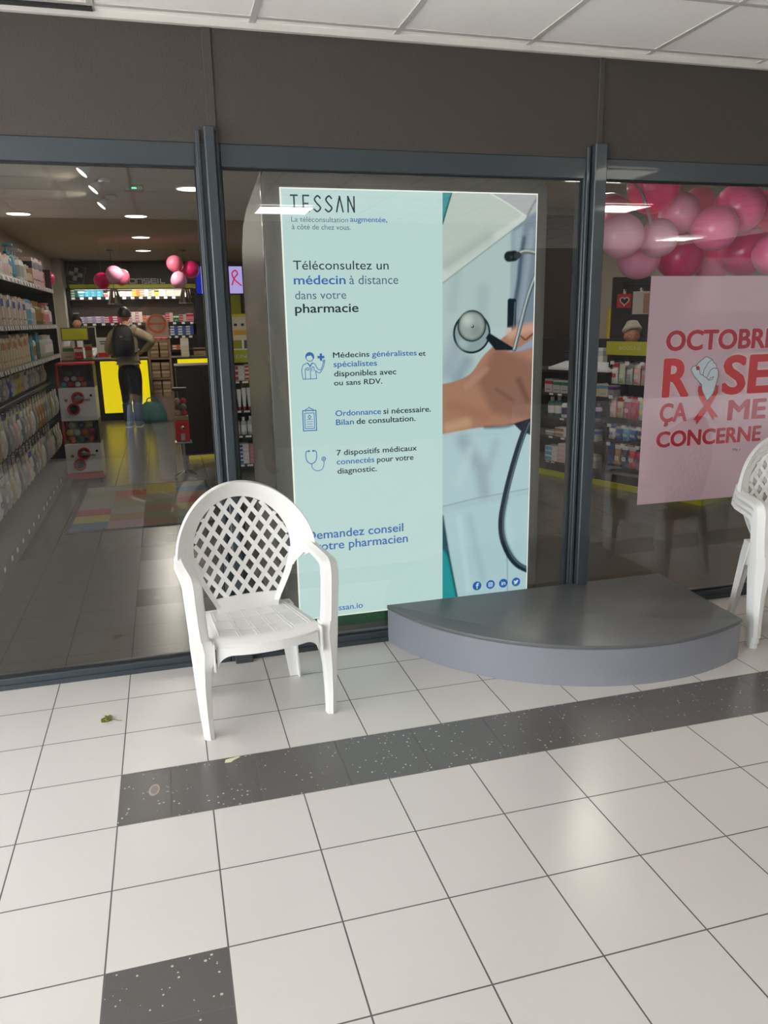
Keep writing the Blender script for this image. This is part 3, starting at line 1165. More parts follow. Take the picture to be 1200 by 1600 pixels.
T_COL = {'k': emis('print_ink_navy', (38, 52, 66), AD_EMIT), 'b': emis('print_ink_blue', (62, 108, 176), AD_EMIT), 's': emis('print_ink_slate', (86, 106, 134), AD_EMIT)}
M_INKB = emis('print_icon_blue', (34, 92, 172), AD_EMIT)
M_INKW = emis('print_icon_white', (198, 222, 224), AD_EMIT)
AD_TEXT = [
    ('La téléconsultation', 0.860, 1.119, 1.980, 0.0228, 's', 0),
    ('augmentée,', 1.128, 1.303, 1.983, 0.0232, 'b', 1),
    ('à côté de chez vous.', 0.861, 1.130, 1.948, 0.0228, 's', 0),
    ('Téléconsultez un', 0.859, 1.306, 1.776, 0.0404, 'k', 0),
    ('médecin', 0.859, 1.099, 1.712, 0.0406, 'b', 1),
    ('à distance', 1.117, 1.352, 1.711, 0.0413, 's', 0),
    ('dans votre', 0.862, 1.100, 1.647, 0.0379, 's', 0),
    ('pharmacie', 0.859, 1.157, 1.587, 0.0409, 'k', 1),
    ('Médecins', 1.028, 1.204, 1.381, 0.0255, 'k', 1),
    ('généralistes', 1.217, 1.440, 1.380, 0.0264, 'b', 1),
    ('et', 1.450, 1.486, 1.377, 0.0247, 'k', 1),
    ('spécialistes', 1.029, 1.241, 1.338, 0.0271, 'b', 1),
    ('disponibles avec', 1.031, 1.336, 1.294, 0.0272, 'k', 1),
    ('ou sans RDV.', 1.029, 1.265, 1.252, 0.0257, 'k', 1),
    ('Ordonnance', 1.031, 1.256, 1.107, 0.0275, 'b', 1),
    ('si nécessaire.', 1.268, 1.511, 1.106, 0.0280, 'k', 1),
    ('Bilan', 1.032, 1.120, 1.064, 0.0276, 'b', 1),
    ('de consultation.', 1.133, 1.431, 1.064, 0.0278, 'k', 1),
    ('7 dispositifs médicaux', 1.030, 1.437, 0.917, 0.0278, 'k', 1),
    ('connectés', 1.029, 1.218, 0.873, 0.0279, 'b', 1),
    ('pour votre', 1.231, 1.419, 0.871, 0.0283, 'k', 1),
    ('diagnostic.', 1.031, 1.230, 0.827, 0.0280, 'k', 1),
    ('Demandez conseil', 0.869, 1.362, 0.508, 0.0440, 'b', 1),
    ('à votre pharmacien', 0.860, 1.385, 0.449, 0.0441, 'b', 1),
    ('tessan.io', 0.974, 1.141, 0.123, 0.0308, 'b', 1),
]
for (s_, xa, xb_, zb, cap, c_, bd) in AD_TEXT:
    text_mesh('lettering', s_, xa, xb_, zb, cap * 1.02, T_COL[c_], .1474, ad, bold=.013 if bd else 0.0)
# the maker's name in tall thin strokes
tz0, th_ = 2.024, .066
lw = .0034
logo = MB()


def seg(mb, a, b, w=lw, y=.1474, d=.0006):
    ax, az = a
    bx, bz = b
    l_ = math.hypot(bx - ax, bz - az)
    nx, nz = -(bz - az) / l_ * w, (bx - ax) / l_ * w
    ex, ez = (bx - ax) / l_ * w * .6, (bz - az) / l_ * w * .6
    mb.prism([(ax - ex + nx, az - ez + nz), (ax - ex - nx, az - ez - nz), (bx + ex - nx, bz + ez - nz), (bx + ex + nx, bz + ez + nz)], y - d / 2, y + d / 2, 'xz')


def pl(mb, pts, w=lw, y=.1474, d=.0006):
    for a, b in zip(pts[:-1], pts[1:]):
        seg(mb, a, b, w, y, d)


LW = .030
lx = [.861 + k * .0515 for k in range(6)]
Z1, Z0 = tz0 + th_, tz0
pl(logo, [(lx[0], Z1), (lx[0] + LW, Z1)])
pl(logo, [(lx[0] + LW / 2, Z1), (lx[0] + LW / 2, Z0)])
pl(logo, [(lx[1] + LW, Z1), (lx[1] + .004, Z1), (lx[1] + .004, Z0), (lx[1] + LW, Z0)])
pl(logo, [(lx[1] + .004, (Z0 + Z1) / 2), (lx[1] + LW * .85, (Z0 + Z1) / 2)])
for q in (2, 3):
    pl(logo, curve([(lx[q] + LW, Z1 - .010), (lx[q] + LW * .6, Z1), (lx[q] + .004, Z1 - .014), (lx[q] + LW * .45, (Z0 + Z1) / 2 + .002), (lx[q] + LW, Z0 + .016), (lx[q] + LW * .5, Z0), (lx[q], Z0 + .010)], 5))
pl(logo, [(lx[4], Z0), (lx[4] + LW / 2, Z1), (lx[4] + LW, Z0)])
pl(logo, [(lx[5] + .002, Z0), (lx[5] + .002, Z1), (lx[5] + LW, Z0), (lx[5] + LW, Z1)])
logo.build('lettering', T_COL['k'], ad)
# line icons: doctor, clipboard, stethoscope
ic = MB()
w_ = .0016
cx, cz = .918, 1.385


def circ(c, r, a0=0, a1=360, n=20, sx=1.0):
    return [(c[0] + r * sx * math.cos(math.radians(a0 + (a1 - a0) * k / n)), c[1] + r * math.sin(math.radians(a0 + (a1 - a0) * k / n))) for k in range(n + 1)]


pl(ic, circ((cx, cz), .017), w_)
ic.prism(circ((cx, cz + .004), .021, 0, 180, 14)[:-1] + [(cx - .021, cz - .006), (cx - .014, cz + .006), (cx + .006, cz + .010), (cx + .016, cz - .006), (cx + .021, cz - .006)], .1471, .1477, 'xz')
pl(ic, curve([(cx - .010, cz - .024), (cx - .032, cz - .034), (cx - .040, cz - .06), (cx - .036, cz - .098)]), w_)
pl(ic, [(cx - .036, cz - .098), (cx + .028, cz - .098), (cx + .026, cz - .060)], w_)
pl(ic, curve([(cx + .010, cz - .024), (cx + .024, cz - .032), (cx + .034, cz - .052), (cx + .050, cz - .056), (cx + .066, cz - .018)]), w_)
pl(ic, curve([(cx + .026, cz - .062), (cx + .044, cz - .072), (cx + .062, cz - .046), (cx + .070, cz - .014), (cx + .058, cz - .020)]), w_)
pl(ic, [(cx - .024, cz - .05), (cx - .024, cz - .098)], w_)
pl(ic, [(cx, cz - .04), (cx, cz - .098)], w_)
pl(ic, [(cx - .010, cz - .026), (cx, cz - .04), (cx + .010, cz - .026)], w_ * 1.6)
pl(ic, circ((cx - .013, cz - .052), .006, n=10), w_)
pl(ic, curve([(cx + .007, cz - .062), (cx + .008, cz - .045), (cx + .017, cz - .045), (cx + .019, cz - .062)]), w_)
ic.prism([(cx + .036, cz + .006), (cx + .047, cz + .006), (cx + .047, cz + .017), (cx + .058, cz + .017), (cx + .058, cz + .006), (cx + .069, cz + .006), (cx + .069, cz - .005), (cx + .058, cz - .005), (cx + .058, cz - .016), (cx + .047, cz - .016), (cx + .047, cz - .005), (cx + .036, cz - .005)][::-1], .1471, .1477, 'xz')
ic.build('doctor_icon', T_COL['b'], ad)
ic = MB()
x0, x1, z0, z1 = .874, .937, 1.045, 1.140
pl(ic, [(x0, z0), (x1, z0), (x1, z1), (x0, z1), (x0, z0)], .0022)
pl(ic, [(x0 + .009, z0 + .010), (x1 - .009, z0 + .010), (x1 - .009, z1 - .012), (x0 + .009, z1 - .012), (x0 + .009, z0 + .010)], w_)
pl(ic, [(x0 + .014, z1 - .004), (x0 + .014, z1 + .006), (x0 + .024, z1 + .008), (x0 + .031, z1 + .016), (x0 + .038, z1 + .008), (x1 - .014, z1 + .006), (x1 - .014, z1 - .004)], w_)
pl(ic, [(x0 + .024, z1 - .030), (x0 + .031, z1 - .021), (x0 + .039, z1 - .030), (x0 + .031, z1 - .039), (x0 + .024, z1 - .030)], w_)
for k in range(4):
    pl(ic, [(x0 + .017, z0 + .020 + k * .011), (x1 - .017, z0 + .020 + k * .011)], .0011)
ic.build('clipboard_icon', T_COL['b'], ad)
ic = MB()
sx_, sz_ = .906, .925
pl(ic, curve([(sx_ - .012, sz_ + .022), (sx_ - .024, sz_ + .018), (sx_ - .026, sz_ - .010), (sx_ - .018, sz_ - .030), (sx_, sz_ - .040), (sx_ + .018, sz_ - .030), (sx_ + .026, sz_ - .010), (sx_ + .024, sz_ + .018), (sx_ + .012, sz_ + .022)]), .002)
for q in (-1, 1):
    ic.prism(circ((sx_ + q * .010, sz_ + .022), .005, n=10)[:-1], .1471, .1477, 'xz')
pl(ic, curve([(sx_, sz_ - .040), (sx_ + .004, sz_ - .062), (sx_ + .024, sz_ - .076), (sx_ + .050, sz_ - .070), (sx_ + .060, sz_ - .046), (sx_ + .060, sz_ - .030)]), w_)
pl(ic, circ((sx_ + .060, sz_ - .020), .009, n=14), .002)
ic.prism(circ((sx_ + .060, sz_ - .020), .004, n=10)[:-1], .1471, .1477, 'xz')
ic.build('stethoscope_icon', T_COL['b'], ad)
# round blue icons on the coat
for q, (x, z) in enumerate(((1.766, .170), (1.843, .169), (1.917, .168), (1.991, .167))):
    d = MB().prism(circ((x, z), .0245, n=28)[:-1], .1468, .1474, 'xz').build('round_icon', M_INKB, ad)
    g = MB()
    yk = dict(y=.1464, d=.0006)
    if q == 0:
        pl(g, curve([(x + .009, z + .013), (x + .001, z + .012), (x, z + .005), (x, z - .015)], 4), .0026, **yk)
        pl(g, [(x - .006, z + .003), (x + .008, z + .003)], .0024, **yk)
    elif q == 1:
        pl(g, [(x - .011, z - .008), (x - .008, z - .011), (x + .008, z - .011), (x + .011, z - .008), (x + .011, z + .008), (x + .008, z + .011), (x - .008, z + .011), (x - .011, z + .008), (x - .011, z - .008)], .0017, **yk)
        pl(g, circ((x, z), .0055, n=14), .0016, **yk)
        g.prism(circ((x + .007, z + .007), .0016, n=8)[:-1], .1461, .1467, 'xz')
    elif q == 2:
        pl(g, [(x - .009, z - .009), (x - .009, z + .003)], .0022, **yk)
        g.prism(circ((x - .009, z + .009), .0022, n=8)[:-1], .1461, .1467, 'xz')
        pl(g, curve([(x - .002, z - .009), (x - .002, z + .003), (x + .003, z + .004), (x + .009, z + .002), (x + .009, z - .009)], 4), .0022, **yk)
    else:
        g.prism([(x - .013, z - .010), (x - .004, z - .012), (x + .006, z - .006), (x + .010, z + .004), (x + .014, z + .009), (x + .010, z + .010), (x + .006, z + .012), (x + .001, z + .009), (x, z + .005), (x - .006, z + .006), (x - .012, z + .011), (x - .013, z + .004), (x - .010, z - .001), (x - .012, z + .001), (x - .008, z - .006)][::-1], .1461, .1467, 'xz')
    g.build('icon_mark', M_INKW, d)

# ================================================================ pink poster hung inside the right window
M_POST = mat('pink_poster_paper', (240, 212, 226), .55, noise=.03, scale=6)
_nt = M_POST.node_tree                                # thin paper lets some light through
_tl = _nt.nodes.new('ShaderNodeBsdfTranslucent')
_tl.inputs[0].default_value = (*s2l((240, 212, 226)), 1)
_mx = _nt.nodes.new('ShaderNodeMixShader')
_mx.inputs[0].default_value = .4
_nt.links.new(_nt.nodes['Principled BSDF'].outputs[0], _mx.inputs[1])
_nt.links.new(_tl.outputs[0], _mx.inputs[2])
_nt.links.new(_mx.outputs[0], _nt.nodes['Material Output'].inputs[0])
M_PRED = mat('poster_red_ink', (214, 52, 62), .55, noise=.16, scale=9)
M_PRED2 = mat('poster_dark_red_ink', (186, 26, 58), .55, noise=.16, scale=9)
M_POUT = mat('poster_pale_outline', (244, 214, 216), .55, noise=0)
M_PHAND = mat('poster_pale_blue_ink', (214, 224, 236), .55, noise=.02)
M_PLINE = mat('poster_line_ink', (96, 84, 110), .55, noise=0)
PY = .024
po = empty('poster', 'pink cancer-awareness poster with red lettering and a raised fist, hung in the right window', 'poster', (0, 0, 0))
MB().grid(lambda u, v: (2.626 + u * .86, PY + .003 * math.sin(u * 5 + 1) * (1 - v * .5) + .002, .567 + v * 1.168), 24, 12).build('paper', M_POST, po, solid=.0008, angle=60)


def poster_word(s, xa, xb_, zb, cap, m, bd=.034):
    text_mesh('lettering_outline', s, xa - .004, xb_ + .004, zb, cap, M_POUT, PY - .0020, po, bold=bd + .03, depth=.0008)
    text_mesh('lettering', s, xa, xb_, zb, cap, m, PY - .0032, po, bold=bd, depth=.0008)


poster_word('OCTOBRE', 2.732, 3.405, 1.371, .101, M_PRED2)
poster_word('R', 2.727, 2.889, 1.138, .198, M_PRED)
poster_word('SE', 3.089, 3.40, 1.138, .203, M_PRED)
poster_word('ÇA', 2.722, 2.889, 1.006, .097, M_PRED2)
poster_word('ME', 3.140, 3.385, .996, .108, M_PRED2)
poster_word('CONCERNE', 2.713, 3.367, .873, .084, M_PRED2)
text_mesh('lettering', 'Ma c', 3.195, 3.246, .823, .016, M_PLINE, PY - .0032, po, depth=.0008)
RIBL = [(2.946, 1.182), (2.964, 1.182), (2.969, 1.154), (3.006, 1.096), (3.076, 1.022), (3.079, 1.012), (3.056, 1.018), (3.055, .995), (2.958, 1.115), (2.945, 1.155)]
RIBR = [(3.050, 1.184), (3.067, 1.180), (3.067, 1.144), (3.022, 1.068), (2.951, .982), (2.948, 1.004), (2.928, 1.007), (3.0, 1.094), (3.041, 1.14), (3.051, 1.161)]
f_ = [(2.893, 1.267), (2.898, 1.283), (2.921, 1.289), (2.94, 1.309), (2.977, 1.333), (3.0, 1.324), (3.017, 1.317), (3.027, 1.3), (3.041, 1.292), (3.047, 1.27), (3.057, 1.264), (3.062, 1.233), (3.053, 1.190), (3.041, 1.145), (3.006, 1.102), (2.968, 1.160), (2.963, 1.19), (2.915, 1.233)]
MB().prism(f_, PY - .0030, PY - .0022, 'xz').build('fist', M_PHAND, po)
MB().prism([(2.92, 1.282), (2.936, 1.287), (2.945, 1.276), (2.941, 1.265), (2.925, 1.266)], PY - .0040, PY - .0032, 'xz').build('fist', M_PRED2, po)
ln = MB()
for l_ in ([(2.921, 1.289), (2.944, 1.265), (2.95, 1.243), (2.967, 1.237)], [(2.967, 1.237), (2.97, 1.264), (2.993, 1.302), (3.017, 1.317)], [(2.967, 1.237), (2.991, 1.222), (3.01, 1.263), (3.028, 1.273), (3.045, 1.27)],
           [(2.991, 1.222), (3.005, 1.21), (3.024, 1.212), (3.033, 1.229)], [(3.033, 1.229), (3.014, 1.221), (3.001, 1.213)], f_ + [f_[0]]):
    pl(ln, l_, .0014, PY - .0036, .0006)
ln.build('fist_line', M_PLINE, po)
MB().prism(RIBL, PY - .0046, PY - .0038, 'xz').build('ribbon', M_PRED, po)
MB().prism(RIBR, PY - .0056, PY - .0048, 'xz').build('ribbon', M_PRED, po)

# ================================================================ balloon garland behind the right window
BM = {}
for nm, c in (('light_pink', (255, 186, 214)), ('rose_pink', (248, 116, 168)), ('hot_pink', (244, 26, 122)), ('magenta', (214, 16, 112)), ('coral_pink', (248, 122, 152)), ('pale_mauve', (248, 168, 204)), ('bright_pink', (255, 92, 158))):
    BM[nm] = mat('balloon_' + nm, c, .28, noise=.02, coat=.25)


def balloon(nm, loc, r, axis, label, group, squash=1.12):
    """pear-shaped balloon with its knot; axis = direction of the knot"""
    t = empty('balloon', label, 'balloon', loc, 0, group)
    d = Vector(axis).normalized()
    q = Vector((0, 0, -1)).rotation_difference(d).to_matrix().to_4x4()
    prof = []
    n_ = 16
    for k in range(n_ + 1):
        a = PI * k / n_
        z = math.cos(a)
        rr = math.sin(a) * (1 + .05 * z)
        zz = z * (1.0 if z > 0 else squash)
        prof.append((max(.0005, r * rr), r * zz))
    MB().lathe(prof[::-1], 28, mx=q).build('skin', BM[nm], t, smooth=True)
    b = MB().lathe([(.0045, -r * squash - .001), (.006, -r * squash - .006), (.010, -r * squash - .016), (.008, -r * squash - .017)], 10, mx=q)
    b.build('knot', BM[nm], t, smooth=True)
    return t


GAR = [
    ('coral_pink', (2.66, 0.501, 2.082), 0.108, (.3, .6, -.5), 'coral balloon at the left end of the garland, against the right mullion'),
    ('hot_pink', (2.898, 0.464, 2.228), 0.139, (.1, .7, -.6), 'deep pink balloon highest at the left of the garland, cut by the window top'),
    ('light_pink', (2.638, 0.329, 1.953), 0.114, (.4, .7, .3), 'large pale pink balloon low at the left end of the garland'),
    ('light_pink', (2.878, 0.357, 1.948), 0.1, (-.2, .8, -.3), 'smaller pale pink balloon just right of the large pale one'),
    ('pale_mauve', (3.099, 0.499, 2.096), 0.111, (0, .9, -.2), 'mauve-pink balloon right of the deep pink top balloon'),
    ('coral_pink', (3.32, 0.634, 2.161), 0.096, (0, .6, -.5), 'coral balloon peeping out behind the mauve-pink one'),
    ('rose_pink', (3.205, 0.327, 1.997), 0.118, (-.2, .9, -.2), 'rose balloon in the middle of the garland'),
    ('bright_pink', (3.433, 0.43, 2.119), 0.136, (-.3, .7, -.4), 'large bright pink balloon high at the right of the garland'),
    ('hot_pink', (3.775, 0.6, 2.112), 0.136, (0, .8, -.2), 'vivid pink balloon at the right edge of the garland'),
    ('pale_mauve', (2.891, 0.553, 1.865), 0.119, (.1, .5, .6), 'mauve-pink balloon lowest at the left of the garland'),
    ('magenta', (3.192, 0.6, 1.876), 0.134, (0, .9, .2), 'magenta balloon low between the pale and the rose ones'),
    ('magenta', (3.561, 0.513, 1.895), 0.141, (-.1, .9, .3), 'large magenta balloon low at the right, over the poster'),
    ('rose_pink', (3.536, 0.762, 1.86), 0.117, (0, .8, .5), 'rose balloon half hidden behind the top of the poster'),
    ('rose_pink', (3.551, 0.275, 1.859), 0.106, (0, .9, .3), 'rose balloon at the right picture edge below the vivid pink one'),
    ('coral_pink', (3.728, 0.849, 1.935), 0.112, (0, .9, .3), 'coral balloon deep in the garland behind the rose one'),
    ('hot_pink', (3.228, 0.817, 2.148), 0.115, (0, .9, .3), 'deep pink balloon deep in the garland behind the pale ones'),
]
for (nm, c, r, ax, l) in GAR:
    balloon(nm, c, r, ax, l, 'balloons of the pink garland')
M_TAPE = mat('clear_garland_tape', (246, 196, 214), .3, noise=0)
tp = MB()
P_ = curve([(2.66, 2.20), (2.70, 2.15), (2.735, 2.08), (2.77, 1.99)])
for (a, b) in zip(P_[:-1], P_[1:]):
    seg(tp, a, b, .009, .262, .001)
for k in range(0, len(P_) - 1, 1):
    x, z = P_[k]
    tp.lathe([(.003, .2610), (.0045, .2606), (.003, .2602)], 8, c=(x, 0, z), axis='y')
o = tp.build('garland_tape', M_TAPE)
tag(o, 'pale perforated plastic tape strip running over the pink balloons', 'tape')

# ================================================================ products: cartons, bottles, pouches
PAL = {
    'white': (226, 224, 220), 'cream': (222, 208, 180), 'pale pink': (226, 186, 184), 'pink': (222, 130, 150), 'red': (196, 34, 48), 'orange': (232, 116, 46), 'amber': (168, 120, 70),
    'teal': (34, 140, 158), 'sky blue': (96, 168, 206), 'blue': (44, 88, 168), 'navy': (36, 42, 84), 'purple': (84, 52, 124), 'grey': (150, 150, 150), 'black': (30, 26, 28),
    'olive': (132, 120, 70), 'green': (46, 122, 70), 'pale green': (178, 200, 168), 'yellow': (226, 202, 50), 'silver': (186, 188, 192), 'kraft': (170, 140, 104), 'dark teal': (24, 92, 84), 'magenta': (190, 40, 92),
    'lilac': (176, 156, 196), 'beige': (200, 182, 156)}


def pm(c):
    return mat('product_' + c.replace(' ', '_'), PAL[c], .4, noise=.03)


PCACHE = {}


def product_mesh(kind, w, d, h, c1, c2):
    """front faces -Y; origin at the middle of the base"""
    key = (kind, round(w, 3), round(d, 3), round(h, 3), c1, c2)
    if key in PCACHE:
        return PCACHE[key]
    mb = MB()
    if kind == 'carton':
        mb.rbox(-w / 2, w / 2, -d / 2, d / 2, 0, h, min(.0025, w * .06))
        mb.box(-w / 2 - .0006, w / 2 + .0006, -d / 2 - .0008, d / 2, h * .62, h * .86, 1)
        mb.box(-w * .3, w * .3, -d / 2 - .001, -d / 2, h * .2, h * .26, 1)
    elif kind == 'box_stack':
        n_ = max(2, round(h / .045))
        for k in range(n_):
            z0, z1 = h * k / n_, h * (k + 1) / n_ - .002
            mb.rbox(-w / 2, w / 2, -d / 2, d / 2, z0, z1, .002)
            mb.box(-w / 2 - .0006, w * .05, -d / 2 - .001, -d / 2 + .01, z0 + .008, z1 - .008, 1)
    elif kind in ('bottle', 'pump_bottle'):
        r = min(w, d) / 2
        hh = h * (.80 if kind == 'bottle' else .72)
        mb.lathe([(r * .9, 0), (r, .006), (r, hh * .86), (r * .8, hh * .95), (r * .38, hh), (r * .36, hh * 1.02)], 16)
        mb.lathe([(r * 1.01, hh * .22), (r * 1.012, hh * .7)], 16, mi=1)
        if kind == 'bottle':
            mb.lathe([(r * .44, hh), (r * .46, h), (r * .40, h)], 14, mi=1)
        else:
            mb.lathe([(r * .42, hh), (r * .44, hh + h * .07), (r * .14, hh + h * .08), (r * .14, h * .94)], 12, mi=1)
            mb.rbox(-r * .3, r * .3, -r * 1.0, r * .4, h * .93, h, .003, 1)
    elif kind == 'tube':
        rings = []
        for k in range(7):
            t = k / 6
            a, b = w / 2 * (.62 + .38 * min(1, t * 1.6)), d / 2 * (1 - .92 * t ** 1.6)
            rings.append([(a * math.cos(q * PI / 6), b * math.sin(q * PI / 6), h * (.14 + .86 * t)) for q in range(12)])
        mb.loft(rings)
        mb.lathe([(w * .26, 0), (w * .28, h * .14), (w * .2, h * .145)], 12, mi=1)
    elif kind == 'pouch':
        # hanging blister or sachet: card with a hang hole header and a bulging clear-fronted bag; hangs from z = 0 downwards
        mb.box(-w / 2, w / 2, .0, .0012, -h, 0, 0)
        mb.box(-w / 2, w / 2, -.0015, .0, -h * .22, -h * .04, 1)
        n_ = 8
        mb.grid(lambda u, v: (-w * .46 + w * .92 * u, -d * .6 * max(0, math.sin(PI * u)) ** .35 * max(0, math.sin(PI * v)) ** .35 - .0005, -h * .97 + h * .72 * v), n_, n_, 0)
        mb.box(-w * .3, w * .3, -d * .605, -d * .58, -h * .70, -h * .52, 1)
    me = mb.mesh(kind, [pm(c1), pm(c2)])
    if kind in ('bottle', 'pump_bottle', 'tube', 'pouch'):
        shade_by_angle(me, 35)
    PCACHE[key] = me
    return me


def product(kind, dims, c1, c2, loc, rz, label, group, name=None):
    me = product_mesh(kind, *dims, c1, c2)
    o = bpy.data.objects.new(name or kind, me)
    COL.objects.link(o)
    o.location = loc
    o.rotation_euler = (0, 0, rz)
    return tag(o, label, kind.replace('_', ' '), group)


WORD = {'carton': 'carton', 'box_stack': 'stacked flat boxes', 'bottle': 'bottle', 'pump_bottle': 'pump bottle', 'tube': 'tube', 'pouch': 'hanging sachet'}


def fill(seq, start, direction, z, depth_off, rz, place, group, jitter=.002, gap=.006):
    """seq = list of (kind, w, d, h, c1, c2, count); start = point on the shelf front, direction = unit run along the shelf"""
    p = Vector((start[0], start[1], 0))
    dv = Vector((direction[0], direction[1], 0))
    back = Vector((-math.sin(rz), math.cos(rz), 0))        # local +Y: into the shelf
    for (kind, w, d, h, c1, c2, n_) in seq:
        for k in range(n_):
            p += dv * (w / 2 + gap / 2)
            q = p + back * (depth_off + d / 2)
            hh = h * random.choice((1, 1, .97, .94))
            product(kind, (w, d, hh), c1, c2, (q.x, q.y, z + .001), rz + random.uniform(-.02, .02), '%s and %s %s %s' % (c1, c2, WORD[kind], place), group)
            p += dv * (w / 2 + gap / 2)


def gap_step(p, direction, g):
    return (p[0] + direction[0] * g, p[1] + direction[1] * g)


# ================================================================ left rack along the wall
rack = empty('product_rack', 'long black product rack along the left wall behind the left window', 'rack', (0, 0, 0))
RX0, RX1, RY0, RY1 = -1.33, -.82, .42, 5.72
MB().box(RX0, RX0 + .03, RY0, RY1, 0, 2.1).build('back_panel', M_BLACK, rack)
MB().box(RX0 + .03, RX1 + .02, RY0, RY1, 0, .11, ch=.003).build('base', mat('rack_base_grey', (120, 116, 112), .4, noise=.03), rack)
for y in (RY0 + .01, 2.2, 4.0, RY1 - .01):
    MB().box(RX0 + .03, RX0 + .07, y - .015, y + .015, .11, 2.1).build('upright', M_BLACK, rack)
MB().box(RX0, RX1, RY1, RY1 + .02, 0, 2.12).build('side_panel', M_BLACK, rack)
SHZ = (1.915, 1.555, 1.252, .96)
M_LIP = mat('shelf_price_rail', (150, 146, 144), .35, noise=.03)
for k, z in enumerate(SHZ):
    dep = RX1 - (.0 if k < 3 else .12)
    sh = MB().box(RX0 + .03, dep, RY0, RY1, z - .03, z, ch=.002).build('shelf', M_BLACK, rack)
    if k < 3:
        MB().add([(dep, RY0, z - .036), (dep + .012, RY0, z - .036), (dep + .006, RY0, z + .006), (dep, RY0, z + .006), (dep, RY1, z - .036), (dep + .012, RY1, z - .036), (dep + .006, RY1, z + .006), (dep, RY1, z + .006)],
                 [(0, 1, 2, 3), (7, 6, 5, 4), (0, 4, 5, 1), (1, 5, 6, 2), (2, 6, 7, 3), (3, 7, 4, 0)]).build('price_rail', M_LIP, sh)
tagme = MB().box(0, .0012, -.022, .022, -.028, .002).mesh('price_card', M_TAGW)
tagye = MB().box(-.02, .02, -.0012, 0, -.042, .0).mesh('hook_card', M_TAGY)


def card(me, nm, par, loc, rot=(0, 0, 0)):
    o = bpy.data.objects.new(nm, me)
    COL.objects.link(o)
    o.parent = par
    o.location = loc
    o.rotation_euler = rot


for k, z in enumerate(SHZ[:3]):
    nn = (22, 32, 32)[k]
    for q in range(nn):
        card(tagme, 'price_card', rack, (RX1 + .0135, 2.3 + (5.6 - 2.3) * (q + random.uniform(-.25, .25)) / (nn - 1), z - .005), (0, -.16, 0))
for q in range(13):
    card(tagme, 'price_card', rack, (RX1 + .021, 1.6 + 2.9 * q / 12 + random.uniform(-.04, .04), .088))
# hooks with sachets below the third shelf
hook = MB().tube([(0, 0, 0), (.36, 0, .012), (.37, 0, .022)], .003, 6).mesh('hook', M_CHROME)
random.seed(11)
SACH = [('silver', 'white'), ('grey', 'silver'), ('white', 'blue'), ('beige', 'white'), ('silver', 'lilac'), ('grey', 'white'), ('white', 'silver'), ('pale pink', 'white')]
for r_, (z, ys) in enumerate(((1.16, [1.95 + .165 * k for k in range(22)]), (.90, [1.85 + .165 * k for k in range(23)]), (.55, [1.75 + .175 * k for k in range(22)]))):
    for q, y in enumerate(ys):
        if y > 5.62:
            continue
        card(hook, 'hook', rack, (RX0 + .05, y, z))
        c1, c2 = SACH[(q * 3 + r_ * 2) % len(SACH)]
        if r_ == 0 and q in (11, 12):
            c1, c2 = 'yellow', 'olive'
        if r_ == 0 and q == 9:
            c1, c2 = 'blue', 'white'
        if r_ == 1 and q in (14, 15, 16):
            c1, c2 = 'amber', 'cream'
        hgt = (.17, .26, .26)[r_]
        for dx in (.0, .10):
            product('pouch', (.12, .035, hgt), c1, c2, (RX1 - .06 - dx - (.08 if r_ == 0 else 0), y, z - .006), PI / 2, '%s sachet with %s header on the %s of the left rack' % (c1, c2, ('upper hooks', 'middle hooks', 'lower hooks')[r_]), 'sachets hanging in the left rack', 'sachet')
        if (q % 3 == 1 and r_ > 0) or (r_ == 0 and q in (8, 9, 10)):
            card(tagye, 'hook_card', rack, (RX1 - .02, y, z + .03), (0, 0, PI / 2))
GR = 'products on the shelves of the left rack'
UP = (0, 1)


def slim(n, w, h, pairs, d=.12):
    return [('carton', w, d, h * random.choice((1, 1, .96, .9)), *pairs[(k * 5 + k // 4) % len(pairs)], 1) for k in range(n)]


PA = [('pale pink', 'blue'), ('white', 'pale pink'), ('pale pink', 'white'), ('cream', 'blue'), ('white', 'lilac')]
PB = [('white', 'blue'), ('beige', 'blue'), ('cream', 'white'), ('pale pink', 'beige'), ('white', 'amber'), ('beige', 'white'), ('cream', 'blue')]
PC = [('cream', 'orange'), ('beige', 'amber'), ('silver', 'olive'), ('cream', 'kraft'), ('white', 'orange'), ('beige', 'silver'), ('grey', 'orange')]
fill(slim(14, .050, .175, PA), (RX1, 2.62), UP, 1.915, .02, PI / 2, 'on the top shelf of the left rack', GR, gap=.016)
fill([('pump_bottle', .105, .105, .29, 'teal', 'sky blue', 1)], (RX1, 3.62), UP, 1.915, .02, PI / 2, 'standing tall on the top shelf of the left rack', GR)
fill([('pump_bottle', .12, .12, .27, 'white', 'silver', 2), ('bottle', .11, .11, .2, 'cream', 'white', 1), ('bottle', .09, .09, .175, 'amber', 'cream', 3), ('carton', .10, .2, .26, 'pale pink', 'black', 6), ('carton', .08, .14, .16, 'pink', 'red', 1)], (RX1, 3.92), UP, 1.915, .02, PI / 2, 'on the top shelf of the left rack', GR, gap=.014)
fill(slim(26, .045, .225, PB), (RX1, 2.42), UP, 1.555, .02, PI / 2, 'on the second shelf of the left rack', GR, gap=.016)
fill([('carton', .07, .12, .22, 'sky blue', 'white', 3), ('bottle', .075, .075, .2, 'white', 'silver', 3), ('bottle', .085, .085, .22, 'olive', 'amber', 4), ('carton', .07, .1, .19, 'amber', 'cream', 2), ('pump_bottle', .085, .085, .22, 'pale pink', 'pink', 4), ('bottle', .08, .08, .2, 'silver', 'white', 2)], (RX1, 4.02), UP, 1.555, .02, PI / 2, 'on the second shelf of the left rack', GR, gap=.012)
